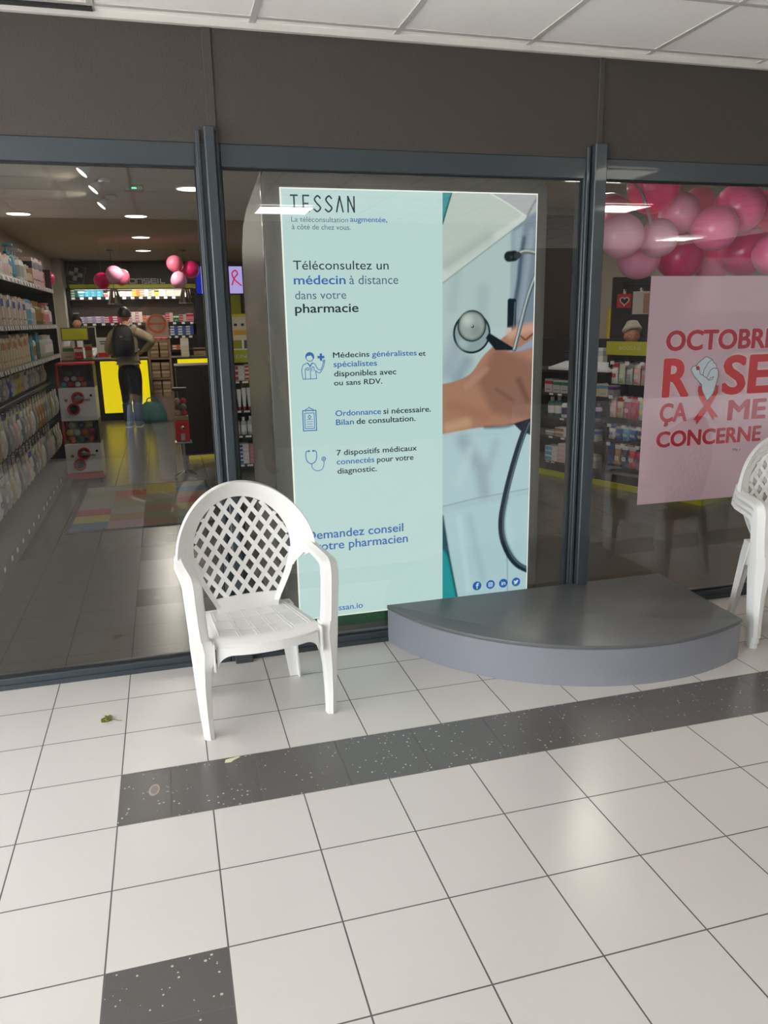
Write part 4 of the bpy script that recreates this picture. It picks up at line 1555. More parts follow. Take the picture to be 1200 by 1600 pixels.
fill(slim(27, .042, .235, PC), (RX1, 2.30), UP, 1.252, .02, PI / 2, 'on the third shelf of the left rack', GR, gap=.018)
fill([('carton', .07, .12, .2, 'teal', 'sky blue', 2), ('bottle', .085, .085, .22, 'white', 'amber', 2), ('carton', .09, .14, .24, 'dark teal', 'teal', 2), ('bottle', .08, .08, .22, 'pale green', 'silver', 4), ('bottle', .07, .07, .21, 'silver', 'white', 7)], (RX1, 3.96), UP, 1.252, .02, PI / 2, 'on the third shelf of the left rack', GR, gap=.012)
M_BALL = mat('balloon_dark_rose', (176, 30, 70), .3, noise=.02)

# ================================================================ back of the shop
bs = empty('wall_shelf', 'tall black shelf unit behind the service counter at the back of the shop', 'shelf', (0, 0, 0))
MB().box(-1.30, .93, 12.40, 12.44, 0, 2.20).build('back_panel', M_TAUPEW, bs)
for x in (-1.31, .93):
    MB().box(x - .02, x + (.02 if x < 0 else .12), 12.02, 12.44, 0, 2.10 if x > 0 else 2.2).build('side_panel', M_BLACK, bs)
BZ = (2.04, 1.575, 1.325, 1.06)
for z in BZ:
    MB().box(-1.29, .91, 12.0, 12.40, z - .05 if z > 1.5 else z - .03, z).build('shelf', M_BLACK, bs)
for x in (-.55, .15):
    MB().box(x - .008, x + .008, 12.385, 12.40, 2.05, 2.6).build('panel_joint', M_BLACK, bs)
for z, n_ in ((2.04, 15), (1.575, 14), (1.325, 4)):
    for q in range(n_):
        x = (-1.22 + 2.05 * q / (n_ - 1)) if n_ > 5 else .40 + .13 * q
        o = MB().box(x - .03, x + .03, 11.996, 11.999, z - .045, z - .008).build('price_card', M_TAGW, bs)
sg = empty('shop_sign', 'dark sign band with yellow strip and white lettering over the back shelf', 'sign', (0, 0, 0))
MB().box(-1.33, 1.0, 12.30, 12.36, 2.27, 2.66).build('sign_board', mat('sign_dark_board', (74, 66, 62), .5, noise=.03), sg)
MB().box(-1.30, .98, 12.285, 12.30, 2.185, 2.268).build('yellow_strip', M_LIME, sg)
lt = MB()
lz0, lz1 = 2.288, 2.362
KW = dict(w=.0085, y=12.293, d=.012)


def box_letter(ch, x, w=.082):
    a, b, c = x, x + w, (lz0 + lz1) / 2
    paths = {'C': [[(b, lz1), (a, lz1), (a, lz0), (b, lz0)]], 'O': [[(a, lz0), (b, lz0), (b, lz1), (a, lz1), (a, lz0)]], 'N': [[(a, lz0), (a, lz1), (b, lz1), (b, lz0)]],
             'S': [[(b, lz1), (a, lz1), (a, c), (b, c), (b, lz0), (a, lz0)]], 'E': [[(b, lz1), (a, lz1), (a, lz0), (b, lz0)], [(a, c), (b, c)]], 'I': [[(a, lz0), (a, lz1)]], 'L': [[(a, lz1), (a, lz0), (b, lz0)]]}[ch]
    for p in paths:
        pl(lt, p, **KW)


xq = -.36
for ch in 'CONSEIL':
    box_letter(ch, xq, .10 if ch not in 'IL' else (.0 if ch == 'I' else .075))
    xq += .128 if ch != 'I' else .045
lt.build('lettering', M_PINKTXT, sg)
cr = empty('cross_sign', 'small white cross emblem tilted on the dark sign band at the far left', 'sign', (-1.16, 12.29, 2.45))
cm = MB()
for a in (0, PI / 2):
    cm.box(-.115, .115, -.012, 0, -.034, .034, mx=Matrix.Rotation(a + .25, 4, 'Y'))
cm.build('cross', mat('cross_grey_white', (190, 190, 186), .5, noise=.02), cr)
sq = MB()
for a in range(4):
    sq.box(-.15, .15, -.004, 0, .147, .152, mx=Matrix.Rotation(a * PI / 2 + .25, 4, 'Y'))
sq.build('outline', M_STEEL, cr)
bl = empty('shelf_light', 'slim dark light bar hung in front of the top back shelf', 'light bar', (-.19, 11.86, 2.16))  # added light source, brightens the boxes on the back shelves
MB().box(-1.08, 1.08, -.02, .02, 0, .02).build('housing', M_DARK, bl)
for sx in (-1, 1):
    MB().box(sx * 1.06 - .01, sx * 1.06 + .01, .02, .43, .002, .018).build('bracket', M_DARK, bl)
MB().box(-.98, .98, -.02, .02, -.004, 0).build('diffuser', emis('light_bar_face', (255, 246, 230), 1.2), bl)
l = bpy.data.lights.new('light_bar_glow', 'AREA')
l.shape, l.size, l.size_y, l.energy, l.color = 'RECTANGLE', 1.9, .04, 7, (1, .95, .88)
lo_ = bpy.data.objects.new('light_bar_glow', l)
COL.objects.link(lo_)
lo_.parent = bl
lo_.location = (0, 0, -.012)
lo_.rotation_euler = (math.radians(22), 0, 0)
GB = 'boxes on the back wall shelf'
fill([('box_stack', .12, .14, .13, 'dark teal', 'pale green', 1), ('carton', .11, .14, .11, 'teal', 'white', 1), ('box_stack', .10, .14, .155, 'teal', 'sky blue', 3), ('carton', .07, .14, .07, 'red', 'white', 1), ('box_stack', .10, .14, .09, 'white', 'pale pink', 2), ('box_stack', .10, .14, .10, 'pale pink', 'white', 2)],
     (-1.26, 12.0), (1, 0), 2.04, .02, 0, 'on the top back shelf', GB)
fill([('box_stack', .13, .14, .15, 'orange', 'yellow', 1), ('box_stack', .15, .14, .13, 'white', 'orange', 1), ('box_stack', .10, .14, .12, 'cream', 'olive', 1), ('carton', .07, .14, .12, 'yellow', 'black', 1), ('box_stack', .13, .14, .14, 'silver', 'white', 1), ('box_stack', .14, .14, .12, 'pale pink', 'beige', 3)],
     (-.20, 12.0), (1, 0), 2.04, .02, 0, 'on the right half of the top back shelf', GB)
fill([('carton', .09, .14, .19, 'grey', 'black', 1), ('box_stack', .14, .14, .12, 'lilac', 'white', 3), ('box_stack', .14, .14, .12, 'magenta', 'white', 2), ('box_stack', .12, .14, .19, 'white', 'pink', 3), ('box_stack', .13, .14, .13, 'pale pink', 'orange', 3)],
     (-1.26, 12.0), (1, 0), 1.575, .02, 0, 'on the second back shelf', GB)
fill([('box_stack', .13, .14, .17, 'pale pink', 'red', 1), ('carton', .10, .14, .13, 'green', 'white', 1), ('box_stack', .13, .14, .13, 'beige', 'magenta', 1), ('carton', .13, .14, .15, 'pink', 'red', 1)],
     (.36, 12.0), (1, 0), 1.575, .02, 0, 'on the right half of the second back shelf', GB)
fill([('box_stack', .14, .14, .18, 'blue', 'white', 3)], (.42, 12.0), (1, 0), 1.325, .02, 0, 'on the third back shelf', GB)
fill([('box_stack', .13, .14, .09, 'orange', 'white', 2)], (.44, 12.0), (1, 0), 1.06, .02, 0, 'on the lowest visible back shelf', GB)

yp = MB().box(.97, 1.80, 12.36, 12.44, .0, 2.10, ch=.004).build('wall_panel', M_LIME)
tag(yp, 'yellow-green wall panel at the back, below the television', 'panel')

# service counter
ct = empty('service_counter', 'long dark service counter with glowing bright yellow front panels at the back of the shop', 'counter', (0, 0, 0))
MB().box(-1.30, 1.6, 10.14, 10.74, .10, .97).build('counter_body', M_BLACK, ct)
MB().box(-1.30, 1.6, 10.22, 10.74, 0, .10).build('plinth', M_DARK, ct)
MB().box(-1.32, 1.62, 10.08, 10.76, .97, 1.0, ch=.003).build('worktop', M_BROWN, ct)
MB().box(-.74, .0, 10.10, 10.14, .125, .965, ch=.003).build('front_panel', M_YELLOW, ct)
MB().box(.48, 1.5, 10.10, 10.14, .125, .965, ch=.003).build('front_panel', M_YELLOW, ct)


def screen(name, label, x0, x1, z0, z1, y, mface, rz=0, back=M_DARK):
    t = empty(name, label, 'screen', ((x0 + x1) / 2, y, 1.0), rz)
    w, h = x1 - x0, z1 - z0
    MB().rbox(-w / 2, w / 2, 0, .03, z0 - 1.0, z1 - 1.0, .004).build('housing', back, t)
    MB().box(-w / 2 + .015, w / 2 - .015, -.003, 0, z0 - 1 + .015, z1 - 1 - .015).build('screen', mface, t)
    MB().box(-.02, .02, .01, .03, .015, z0 - 1.0 + .01).build('stand', back, t)
    MB().rbox(-.1, .1, -.05, .09, .0, .015, .003).build('foot', back, t)
    return t


screen('counter_sign', 'lime green sign board standing on the left end of the service counter', -1.31, -.89, 1.30, 1.51, 10.35, M_LIME, back=M_BROWN)
screen('monitor', 'dark till monitor with pale frame on the service counter left of the customer', -1.00, -.78, 1.18, 1.52, 10.45, M_BLACK, back=mat('pale_beige_plastic', (176, 168, 152), .5, noise=.02))
fl = empty('flyer_stand', 'white flyer in a clear stand with a red lower band, left of the customer', 'flyer stand', (-.675, 10.25, 1.0))
MB().box(-.1, .1, 0, .012, .0, .345, ch=.002).build('holder', mat('flyer_white', (214, 212, 204), .4, noise=.02), fl)
MB().box(-.085, .085, -.002, 0, .03, .10).build('red_band', M_RED, fl)
for k in range(2):
    MB().box(-.05 + .01 * k, .05 - .01 * k, -.002, 0, .27 - .035 * k, .285 - .035 * k).build('print_line', M_DARK, fl)
for (nm, x, y, w, h, c1, c2, l) in (('carton', -1.21, 10.2, .16, .22, 'beige', 'green', 'beige and green carton on the counter before the lime green sign board'),
                                    ('carton', -1.05, 10.18, .12, .20, 'red', 'white', 'red and white carton on the counter beside the beige and green one'),
                                    ('carton', -.90, 10.2, .10, .24, 'kraft', 'red', 'brown carton on the counter left of the flyer stand'),
                                    ('carton', .62, 10.25, .13, .3, 'cream', 'white', 'cream leaflet box on the counter right of the cardboard display'),
                                    ('carton', .86, 10.3, .2, .14, 'kraft', 'black', 'brown tray of sachets on the right end of the counter')):
    product(nm, (w, .1, h), c1, c2, (x, y, 1.001), 0, l, None)


# pendant lamps over the counter
def pendant(x, label):
    t = empty('pendant_lamp', label, 'pendant lamp', (x, 10.0, CH), 0, 'metal pendant lamps over the counter')
    MB().tube([(0, 0, 0), (0, 0, -.60)], .004, 6).build('cord', M_BLACK, t)
    MB().lathe([(.05, 0), (.05, -.02), (.01, -.022)], 16).build('ceiling_rose', M_STEEL, t)
    s_ = MB()
    n_ = 12
    for k in range(n_):
        a0, a1 = 2 * PI * k / n_, 2 * PI * (k + .82) / n_
        q = [(r * math.cos(a), r * math.sin(a), z) for (r, z) in ((.055, -.60), (.115, -.825)) for a in (a0, a1)]
        q2 = [(x_ * .95, y_ * .95, z_) for x_, y_, z_ in q]
        s_.add(q + q2, [(0, 1, 3, 2), (4, 6, 7, 5), (0, 4, 5, 1), (2, 3, 7, 6), (0, 2, 6, 4), (1, 5, 7, 3)])
    s_.lathe([(.0, -.595), (.057, -.60), (.057, -.612), (.0, -.612)], 16)
    s_.lathe([(.117, -.815), (.117, -.827), (.110, -.827), (.110, -.815)], 24)
    s_.build('lamp_shade', M_CHROME, t)
    MB().sphere((0, 0, -.69), .03, 12, 8).build('bulb', emis('pendant_bulb', (255, 236, 200), 10), t, smooth=True)


pendant(-.41, 'metal pendant lamp over the counter, left of the two')
pendant(.69, 'metal pendant lamp over the counter, right of the two')

# television
tv = empty('television', 'ceiling-hung television showing a pink ribbon on lavender, at the back behind the left mullion', 'television', (0, 0, 0))
MB().rbox(.815, 1.535, 9.0, 9.06, 1.955, 2.388, .006).build('housing', M_BLACK, tv)
M_SCRB = emis('screen_blue', (30, 52, 190), .55)
MB().box(.828, .905, 8.996, 9.0, 1.975, 2.37).build('screen_band', M_SCRB, tv)
MB().box(.905, 1.520, 8.996, 9.0, 1.975, 2.37).build('screen', emis('screen_lavender', (196, 178, 246), .72), tv)
rb = MB()
for p in (curve([(1.36, 2.10), (1.40, 2.20), (1.45, 2.26), (1.42, 2.31), (1.37, 2.27), (1.40, 2.18), (1.50, 2.09)]), curve([(1.02, 2.16), (1.06, 2.25), (1.10, 2.30), (1.08, 2.33), (1.04, 2.29), (1.08, 2.22), (1.15, 2.13)])):
    pl(rb, p, .010, 8.994, .003)
rb.build('ribbon_picture', emis('screen_pink', (214, 46, 84), .7), tv)
MB().tube([(1.18, 9.05, 2.38), (1.18, 9.05, CH)], .018, 8).build('ceiling_mount', M_BLACK, tv)

# balloons at the back
for (nm, c, r, ax, l) in (('hot_pink', (-.483, 8.5, 2.151), .108, (.4, 0, -1), 'dark pink balloon of the left bunch hanging before the back sign'),
                          ('pale_mauve', (-.300, 8.32, 2.225), .112, (-.2, 0, -1), 'paler pink balloon of the left bunch hanging before the back sign'),
                          ('coral_pink', (-.215, 8.62, 2.205), .108, (-.2, 0, -1), 'coral balloon half hidden in the left bunch before the back sign'),
                          ('coral_pink', (.526, 8.5, 2.375), .115, (.3, 0, -.6), 'coral balloon highest in the right bunch beside the television'),
                          ('hot_pink', (.752, 8.6, 2.300), .118, (-.5, 0, -.2), 'dark pink balloon of the right bunch touching the television'),
                          ('pale_mauve', (.560, 8.36, 2.138), .112, (.1, 0, 1), 'paler pink balloon lowest in the right bunch beside the television'),
                          ('hot_pink', (-1.08, 7.4, 2.12), .11, (0, 0, -1), 'dark pink balloon hanging at the far end of the left rack')):
    b_ = balloon(nm, c, r, ax, l, 'balloons hanging at the back of the shop')
    MB().tube([(0, 0, r * .95), (0, 0, CH - c[2])], .001, 4).build('string', M_STEEL, b_)

# track spots and a detector on the ceiling
for (x, y, l) in ((-.17, 2.80, 'white conical track spot nearest the window'), (-.15, 3.55, 'white conical track spot in the middle of the three'), (-.15, 4.45, 'white conical track spot farthest of the three')):
    t = empty('track_spot', l, 'spot lamp', (x, y, CH), 0, 'track spots of the shop ceiling')
    MB().lathe([(.05, 0), (.05, -.018), (.015, -.02)], 14, c=(.07, 0, 0)).build('base', M_WHITE, t)
    mx = Matrix.Translation((0, 0, -.065)) @ Matrix.Rotation(math.radians(-14), 4, 'X') @ Matrix.Rotation(math.radians(40), 4, 'Y')
    MB().tube([(.07, 0, -.015), (.035, 0, -.045)], .008, 8).build('arm', M_WHITE, t)
    MB().lathe([(.018, .045), (.028, .032), (.049, -.032), (.046, -.032), (.04, -.024)], 20, mx=mx).build('shade', M_WHITE, t, smooth=True)
    MB().lathe([(.001, -.027), (.045, -.027), (.045, -.025), (.001, -.025)], 20, mx=mx).build('diffuser', M_DOWN, t)
    lamp_light('spot_glow', t, 1.6, .08, loc=tuple(mx @ Vector((0, 0, -.045))), rot=mx.to_euler())
t = empty('smoke_detector', 'small boxy ceiling detector with a green light near the left window', 'detector', (.141, 3.85, CH))
MB().rbox(-.075, .075, -.06, .06, -.045, 0, .006).build('housing', mat('detector_plastic', (170, 166, 158), .5, noise=.02), t)
MB().box(-.02, .02, -.064, -.06, -.034, -.022).build('indicator', emis('green_light', (90, 240, 150), 1.5), t)

# ================================================================ cardboard display, tote bag, dark cabinet
cd_ = empty('cardboard_display', 'narrow tan floor display with a round orange topper, right of the customer', 'display', (.205, 9.86, 0))
M_CARD = mat('tan_display_board', (160, 132, 112), .6, noise=.04)
M_CARDR = mat('display_red_brown', (112, 52, 38), .6, noise=.04)
MB().rbox(-.18, .18, -.14, .14, 0, .37, .004).build('base', M_CARD, cd_)
for sx in (-1, 1):
    MB().box(sx * .18 - (.035 if sx > 0 else 0), sx * .18 + (.035 if sx < 0 else 0), -.14, .14, .37, 1.30).build('side_panel', M_CARD, cd_)
MB().box(-.18, .18, .10, .14, .37, 1.32).build('back_panel', M_CARDR, cd_)
for z in (.37, .665, .985, 1.26):
    MB().box(-.146, .146, -.14, .10, z, z + .03).build('shelf', M_CARD, cd_)
tp_ = MB().prism([(-.18, 1.32), (.18, 1.32), (.18, 1.50)] + [(.18 * math.cos(a), 1.53 + .17 * math.sin(a)) for a in [PI * k / 16 for k in range(17)]] + [(-.18, 1.50)], .11, .13, 'xz').build('topper', mat('topper_grey', (168, 156, 140), .5, noise=.03), cd_)
rg = MB()
for k in range(36):
    a0, a1 = 2 * PI * k / 36, 2 * PI * (k + 1) / 36
    rg.prism([(.115 * math.cos(a0), 1.545 + .115 * math.sin(a0)), (.15 * math.cos(a0), 1.545 + .15 * math.sin(a0)), (.15 * math.cos(a1), 1.545 + .15 * math.sin(a1)), (.115 * math.cos(a1), 1.545 + .115 * math.sin(a1))], .104, .109, 'xz')
rg.box(-.13, .13, .103, .1035, 1.53, 1.56, mx=Matrix.Translation((0, 0, 0)))
rg.build('round_emblem', mat('emblem_orange', (206, 92, 36), .5, noise=.03), tp_)
for z in (.70, 1.02, .40):
    for ix in (-.073, .073):
        for iz in (0, .125):
            product('carton', (.125, .16, .115), 'kraft', 'beige', (.205 + ix, 9.80, z + iz), 0, 'kraft carton stacked in the tan floor display', 'kraft cartons in the floor display')
for k in range(3):
    product('carton', (.085, .1, .05), 'red', 'white', (.205 - .095 + .095 * k, 9.80, 1.291), 0, 'small red packet on the upper ledge of the tan floor display', 'red packets on the floor display')

tb_ = empty('tote_bag', 'dark green shopping bag standing on the floor at the foot of the tan display', 'bag', (.03, 9.62, 0))
M_TOTE = mat('green_tote', (20, 92, 66), .55, noise=.35, scale=7, bump=.4, bscale=30)
rings = []
for k, (z, a, b) in enumerate(((.0, .17, .08), (.02, .205, .10), (.12, .215, .105), (.22, .195, .09), (.30, .15, .06), (.335, .10, .03))):
    rings.append([(a * (abs(math.cos(q * PI / 14)) ** .7) * math.copysign(1, math.cos(q * PI / 14)) + .012 * math.sin(q * 2.1 + k), b * (abs(math.sin(q * PI / 14)) ** .7) * math.copysign(1, math.sin(q * PI / 14)) + .008 * math.sin(q * 3.3 + k * 2), z + (.01 * math.sin(q * 1.7) if k > 3 else 0)) for q in range(28)])
MB().loft(rings).build('bag_body', M_TOTE, tb_, angle=70, sub=1)
MB().tube(curve([(-.09, -.03, .32), (-.07, -.04, .38), (0, -.045, .40), (.07, -.04, .38), (.09, -.03, .32)]), .009, 8).build('handle', M_TOTE, tb_, smooth=True)

cb = empty('floor_cabinet', 'tall dark grey cabinet on low feet behind the small red vending machine', 'cabinet', (.66, 5.85, 0))
MB().rbox(-.28, .28, -.25, .25, .07, 1.07, .006).build('cabinet_body', M_DARK, cb)
MB().rbox(-.29, .29, -.26, .26, 1.07, 1.09, .004).build('worktop', M_BROWN, cb)
for sx in (-1, 1):
    for sy in (-1, 1):
        MB().lathe([(.02, 0), (.02, .05), (.03, .07)], 12, c=(sx * .23, sy * .2, 0)).build('foot', M_STEEL, cb)
MB().box(-.004, .004, -.2535, -.25, .09, 1.05).build('door_joint', M_BLACK, cb)

# small red vending globe on a stand
gv = empty('gumball_machine', 'small red vending machine with a clear top on a thin pole stand', 'vending machine', (.388, 4.62, 0))
MB().rbox(-.068, .068, -.068, .068, .385, .60, .008).build('machine_base', M_RED, gv)
MB().rbox(-.085, .085, -.085, .085, .37, .385, .003).build('tray', M_STEEL, gv)
MB().rbox(-.066, .066, -.066, .066, .60, .64, .005).build('collar', mat('vending_tan', (150, 118, 90), .5, noise=.05), gv)
MB().rbox(-.066, .066, -.066, .066, .64, .90, .006).build('clear_case', M_CLEAR, gv)
MB().rbox(-.07, .07, -.07, .07, .90, .925, .005).build('lid', M_BLACK, gv)
MB().lathe([(.001, -.09), (.02, -.085), (.024, -.068)], 16, c=(0, 0, .53), axis='y').build('coin_dial', M_CHROME, gv, smooth=True)
MB().rbox(-.02, .02, -.078, -.068, .40, .47, .003).build('chute', M_STEEL, gv)
MB().tube([(0, 0, .04), (0, 0, .37)], .014, 10).build('pole', M_STEEL, gv)
for k in range(4):
    a = PI / 4 + k * PI / 2
    MB().tube([(0, 0, .09), (.09 * math.cos(a), .09 * math.sin(a), .05), (.15 * math.cos(a), .15 * math.sin(a), .018)], .009, 8).build('leg', M_CHROME, gv)
random.seed(3)
cols = ('amber', 'red', 'cream', 'black', 'olive', 'kraft')
for iz in range(3):
    for ix in range(2):
        for iy in range(2):
            o = MB().sphere((0, 0, 0), .0285, 12, 8).build('toy_capsule', pm(cols[(ix + iy * 2 + iz * 3) % 6]), smooth=True, loc=(.388 + (ix - .5) * .061, 4.62 + (iy - .5) * .061, .671 + iz * .06))
            tag(o, '%s ball inside the small red vending machine' % cols[(ix + iy * 2 + iz * 3) % 6], 'ball', 'balls in the small red vending machine')


# ================================================================ stacked capsule toy machines
def capsule_machine(z0, label, red_base):
    t = empty('capsule_machine', label, 'vending machine', (-.593, 4.97, z0))
    W, D = .172, .17
    zb_ = .0
    if red_base:
        MB().rbox(-W, W, -D, D, .03, .095, .006).build('base', M_RED, t)
        for sx in (-1, 1):
            for sy in (-1, 1):
                MB().lathe([(.0001, -.012), (.022, -.012), (.022, .012), (.0001, .012)], 14, c=(sx * (W - .03), sy * (D - .03), .022), axis='x').build('caster', M_BLACK, t)
        zb_ = .095
    else:
        MB().rbox(-W, W, -D, D, 0.002, .015, .003).build('base', M_WHITEG, t)
        zb_ = .015
    zf = zb_ + .295
    MB().rbox(-W, W, -D, D, zb_, zf, .005).build('machine_body', M_WHITEG, t)
    H = .62 if red_base else .53
    for nm, b in (('corner_post', (-W, -W + .018, -D, -D + .018)), ('corner_post', (W - .018, W, -D, -D + .018)), ('corner_post', (-W, -W + .018, D - .018, D)), ('corner_post', (W - .018, W, D - .018, D))):
        MB().box(b[0], b[1], b[2], b[3], zf, H).build(nm, M_RED if b[0] < 0 else M_BLACK, t)
    MB().box(-W + .018, W - .018, -D + .004, -D + .010, zf, H).build('clear_front', M_CLEAR, t)
    MB().box(-W, -W + .004, -D + .018, D - .018, zf, H).build('clear_side', M_CLEAR, t)
    MB().box(W - .004, W, -D + .018, D - .018, zf, H).build('side_panel', M_BLACK, t)
    MB().box(-W + .018, W - .018, D - .012, D, zf, H).build('back_panel', M_DARK, t)
    MB().rbox(-W, W, -D, D, H, H + .018, .004).build('lid', M_RED if not red_base else M_WHITEG, t)
    # dial and chute: red rings on the white front
    for (x, dz, r) in ((.005, .195, .062), (-.045, .085, .060)):
        ring = MB().lathe([(r, .002), (r, -.014), (r * .93, -.022), (r * .78, -.022), (r * .70, -.010), (r * .70, .002)], 32, c=(x, -D, zb_ + dz), axis='y').build('red_ring', M_RED, t, angle=30)
        if dz > .15:
            MB().lathe([(r * .69, -.004), (r * .5, -.016), (r * .1, -.018), (.0005, -.018)], 24, c=(x, -D, zb_ + dz), axis='y').build('dial', M_CHROME, ring, smooth=True)
            MB().rbox(x - .008, x + .055, -D - .032, -D - .018, zb_ + dz - .014, zb_ + dz + .014, .003).build('handle', M_STEEL, ring)
        else:
            MB().lathe([(r * .69, -.003), (.0005, -.003)], 24, c=(x, -D, zb_ + dz), axis='y').build('chute_door', mat('smoked_plastic', (46, 36, 30), .2, noise=.1), ring)
    MB().lathe([(.016, .002), (.016, -.005), (.0005, -.006)], 16, c=(-.108, -D, zb_ + .175), axis='y').build('coin_plate', mat('brass', (176, 140, 70), .3, metal=.8, noise=.02), t)
    MB().lathe([(.013, .002), (.013, -.006), (.0005, -.006)], 16, c=(.128, -D, zb_ + .215), axis='y').build('lock', M_BLACK, t)
    MB().rbox(.06, .118, -D - .012, -D, zb_ + .168, zb_ + .185, .003).build('coin_return', M_STEEL, t)
    return zf + z0, H + z0


zf1, h1 = capsule_machine(0, 'lower capsule toy machine with a red base, standing on the shop floor', True)
zf2, h2 = capsule_machine(h1 + .018, 'upper capsule toy machine with a clear case of small toys, stacked on the lower one', False)
random.seed(5)
caps = [('orange', -.10, .0), ('red', .09, 0), ('green', -.02, .0), ('yellow', -.115, .072), ('white', -.05, .07), ('orange', .03, .068), ('magenta', .10, .075), ('silver', -.09, .142), ('navy', .0, .142), ('yellow', .075, .145)]
for k, (c, x, z) in enumerate(caps):
    r = .034 if c != 'green' else .036
    o = MB().sphere((0, 0, 0), r, 16, 10).build('toy_capsule', pm(c), smooth=True, loc=(-.593 + x, 4.865 + .004 * k, zf1 + r + z))
    tag(o, '%s toy ball %s in the lower capsule machine' % (c, ('at the bottom', 'in the middle', 'on top')[min(2, int(z / .06))]), 'toy ball')
caps = [('sky blue', -.12, 0), ('red', -.055, 0), ('white', .01, 0), ('orange', .07, 0), ('purple', .125, 0), ('pink', -.09, .055), ('silver', -.02, .055), ('red', .045, .055), ('navy', .11, .055), ('green', -.06, .11), ('purple', .02, .108)]
for k, (c, x, z) in enumerate(caps):
    r = .0285
    o = MB().sphere((0, 0, 0), r, 14, 9, sq=(1, 1, .9)).build('toy_capsule', pm(c), smooth=True, loc=(-.593 + x, 4.865 + .004 * (k % 4), zf2 + r + z))
    tag(o, '%s toy ball %s in the upper capsule machine' % (c, ('at the bottom', 'in the middle', 'on top')[min(2, int(z / .05))]), 'toy ball', 'toy balls of the upper capsule machine' if False else None)
dc = MB().box(-.72, -.47, 5.05, 5.056, zf1 + .02, zf1 + .20).build('backing_card', pm('pale green'))
tag(dc, 'pale green picture card standing behind the balls of the lower capsule machine', 'card')

# ================================================================ rainbow mat
MATC = [(196, 82, 62), (206, 186, 78), (92, 128, 160), (168, 160, 140), (178, 132, 92), (150, 150, 108), (196, 150, 148), (120, 150, 150)]
mts = [mat('mat_patch_%d' % k, tuple(int(v * .62 + 26) for v in c), .95, noise=.12, scale=90) for k, c in enumerate(MATC)]
dm = MB()
mx0, mx1, my0, my1 = -.545, .55, 2.72, 4.40
order = [[2, 1, 0, 3, 3, 5, 3], [6, 4, 3, 5, 4, 0, 3], [4, 5, 4, 5, 3, 1, 1], [7, 3, 1, 0, 4, 2, 3]]
n_ = 7
for i in range(4):
    for j in range(n_):
        dm.box(mx0 + (mx1 - mx0) * i / 4, mx0 + (mx1 - mx0) * (i + 1) / 4, my0 + (my1 - my0) * j / n_, my0 + (my1 - my0) * (j + 1) / n_, .0, .008, order[i][j])
e_ = MB()
for (a, b, c, d) in ((mx0 - .025, mx1 + .025, my0 - .025, my0), (mx0 - .025, mx1 + .025, my1, my1 + .025), (mx0 - .025, mx0, my0, my1), (mx1, mx1 + .025, my0, my1)):
    e_.box(a, b, c, d, 0, .007)
dmt = empty('door_mat', 'multicoloured patchwork mat with a dark rim on the shop floor', 'mat', (0, 0, 0))
dm.build('pile', mts, dmt)
e_.build('rim', M_GASKET, dmt)

# ================================================================ small rack seen between the mullion and the cabin
mr = empty('display_rack', 'small black shelf rack in the gap between left mullion and lit sign cabin', 'rack', (0, 0, 0))
MX0, MX1, MY = .90, 1.50, 4.65
MB().box(MX0, MX1, MY + .30, MY + .33, 0, 1.27).build('back_panel', M_BLACK, mr)
for x in (MX0 - .02, MX1):
    MB().box(x, x + .02, MY, MY + .33, 0, 1.27).build('side_panel', M_BLACK, mr)
for z in (.10, .405, .665, .965, 1.27):
    MB().box(MX0, MX1, MY, MY + .30, z - .025, z).build('shelf', M_BLACK, mr)
hd = MB().box(MX0, MX1, MY - .012, MY, 1.15, 1.275).build('header', M_LIME, mr)
text_mesh('lettering', 'DENTI', MX0 + .0, MX0 + .26, 1.195, .035, mat('header_white', (214, 216, 190), .5, noise=0), MY - .0135, hd)
for z in (.10, .405, .665, .965):
    for q in range(3):
        MB().box(MX0 + .03 + q * .09, MX0 + .09 + q * .09, MY - .002, MY, z - .024, z - .004).build('price_card', M_TAGW, mr)
GM = 'products in the rack beside the lit sign cabin'
fill([('box_stack', .14, .14, .16, 'white', 'red', 4)], (MX0 + .005, MY), (1, 0), .965, .02, 0, 'on the top shelf beside the lit sign cabin', GM)
fill([('tube', .045, .04, .225, 'white', 'red', 4), ('carton', .05, .1, .21, 'red', 'white', 7)], (MX0 + .005, MY), (1, 0), .665, .02, 0, 'on the second shelf beside the lit sign cabin', GM)
fill([('bottle', .065, .065, .19, 'silver', 'white', 7)], (MX0 + .005, MY), (1, 0), .405, .02, 0, 'on the third shelf beside the lit sign cabin', GM)
fill([('box_stack', .14, .14, .21, 'white', 'blue', 1), ('box_stack', .13, .14, .21, 'beige', 'pink', 3)], (MX0 + .005, MY), (1, 0), .10, .02, 0, 'on the lowest shelf beside the lit sign cabin', GM)
ps = empty('poster_stand', 'white and orange notice standing on the rack beside the lit sign cabin', 'notice', (1.06, MY + .1, 1.27))
MB().box(-.13, .13, 0, .006, .10, .36).build('notice_board', mat('notice_cream', (228, 218, 186), .5, noise=.02), ps)
MB().box(-.09, .09, -.001, 0, .15, .20).build('orange_print', mat('notice_orange', (232, 168, 62), .5, noise=.05), ps)
MB().box(-.13, .13, -.001, 0, .33, .36).build('yellow_print', mat('notice_yellow', (222, 204, 70), .5, noise=.05), ps)
for k in range(3):
    MB().box(-.08 + k * .07, -.05 + k * .07, -.001, 0, .24, .265).build('small_print', M_DARK, ps)
MB().box(-.13, .13, -.03, .06, .0, .012).build('foot', M_WHITE, ps)
MB().box(-.01, .01, 0, .006, .012, .10).build('post', M_WHITE, ps)

# ================================================================ right rack with the mouth-care sign
GA, GD, GN = Vector((3.86, 3.55, 0)), Vector((.33282, -.94299, 0)), Vector((.94299, .33282, 0))
RZR = math.atan2(GD.y, GD.x)


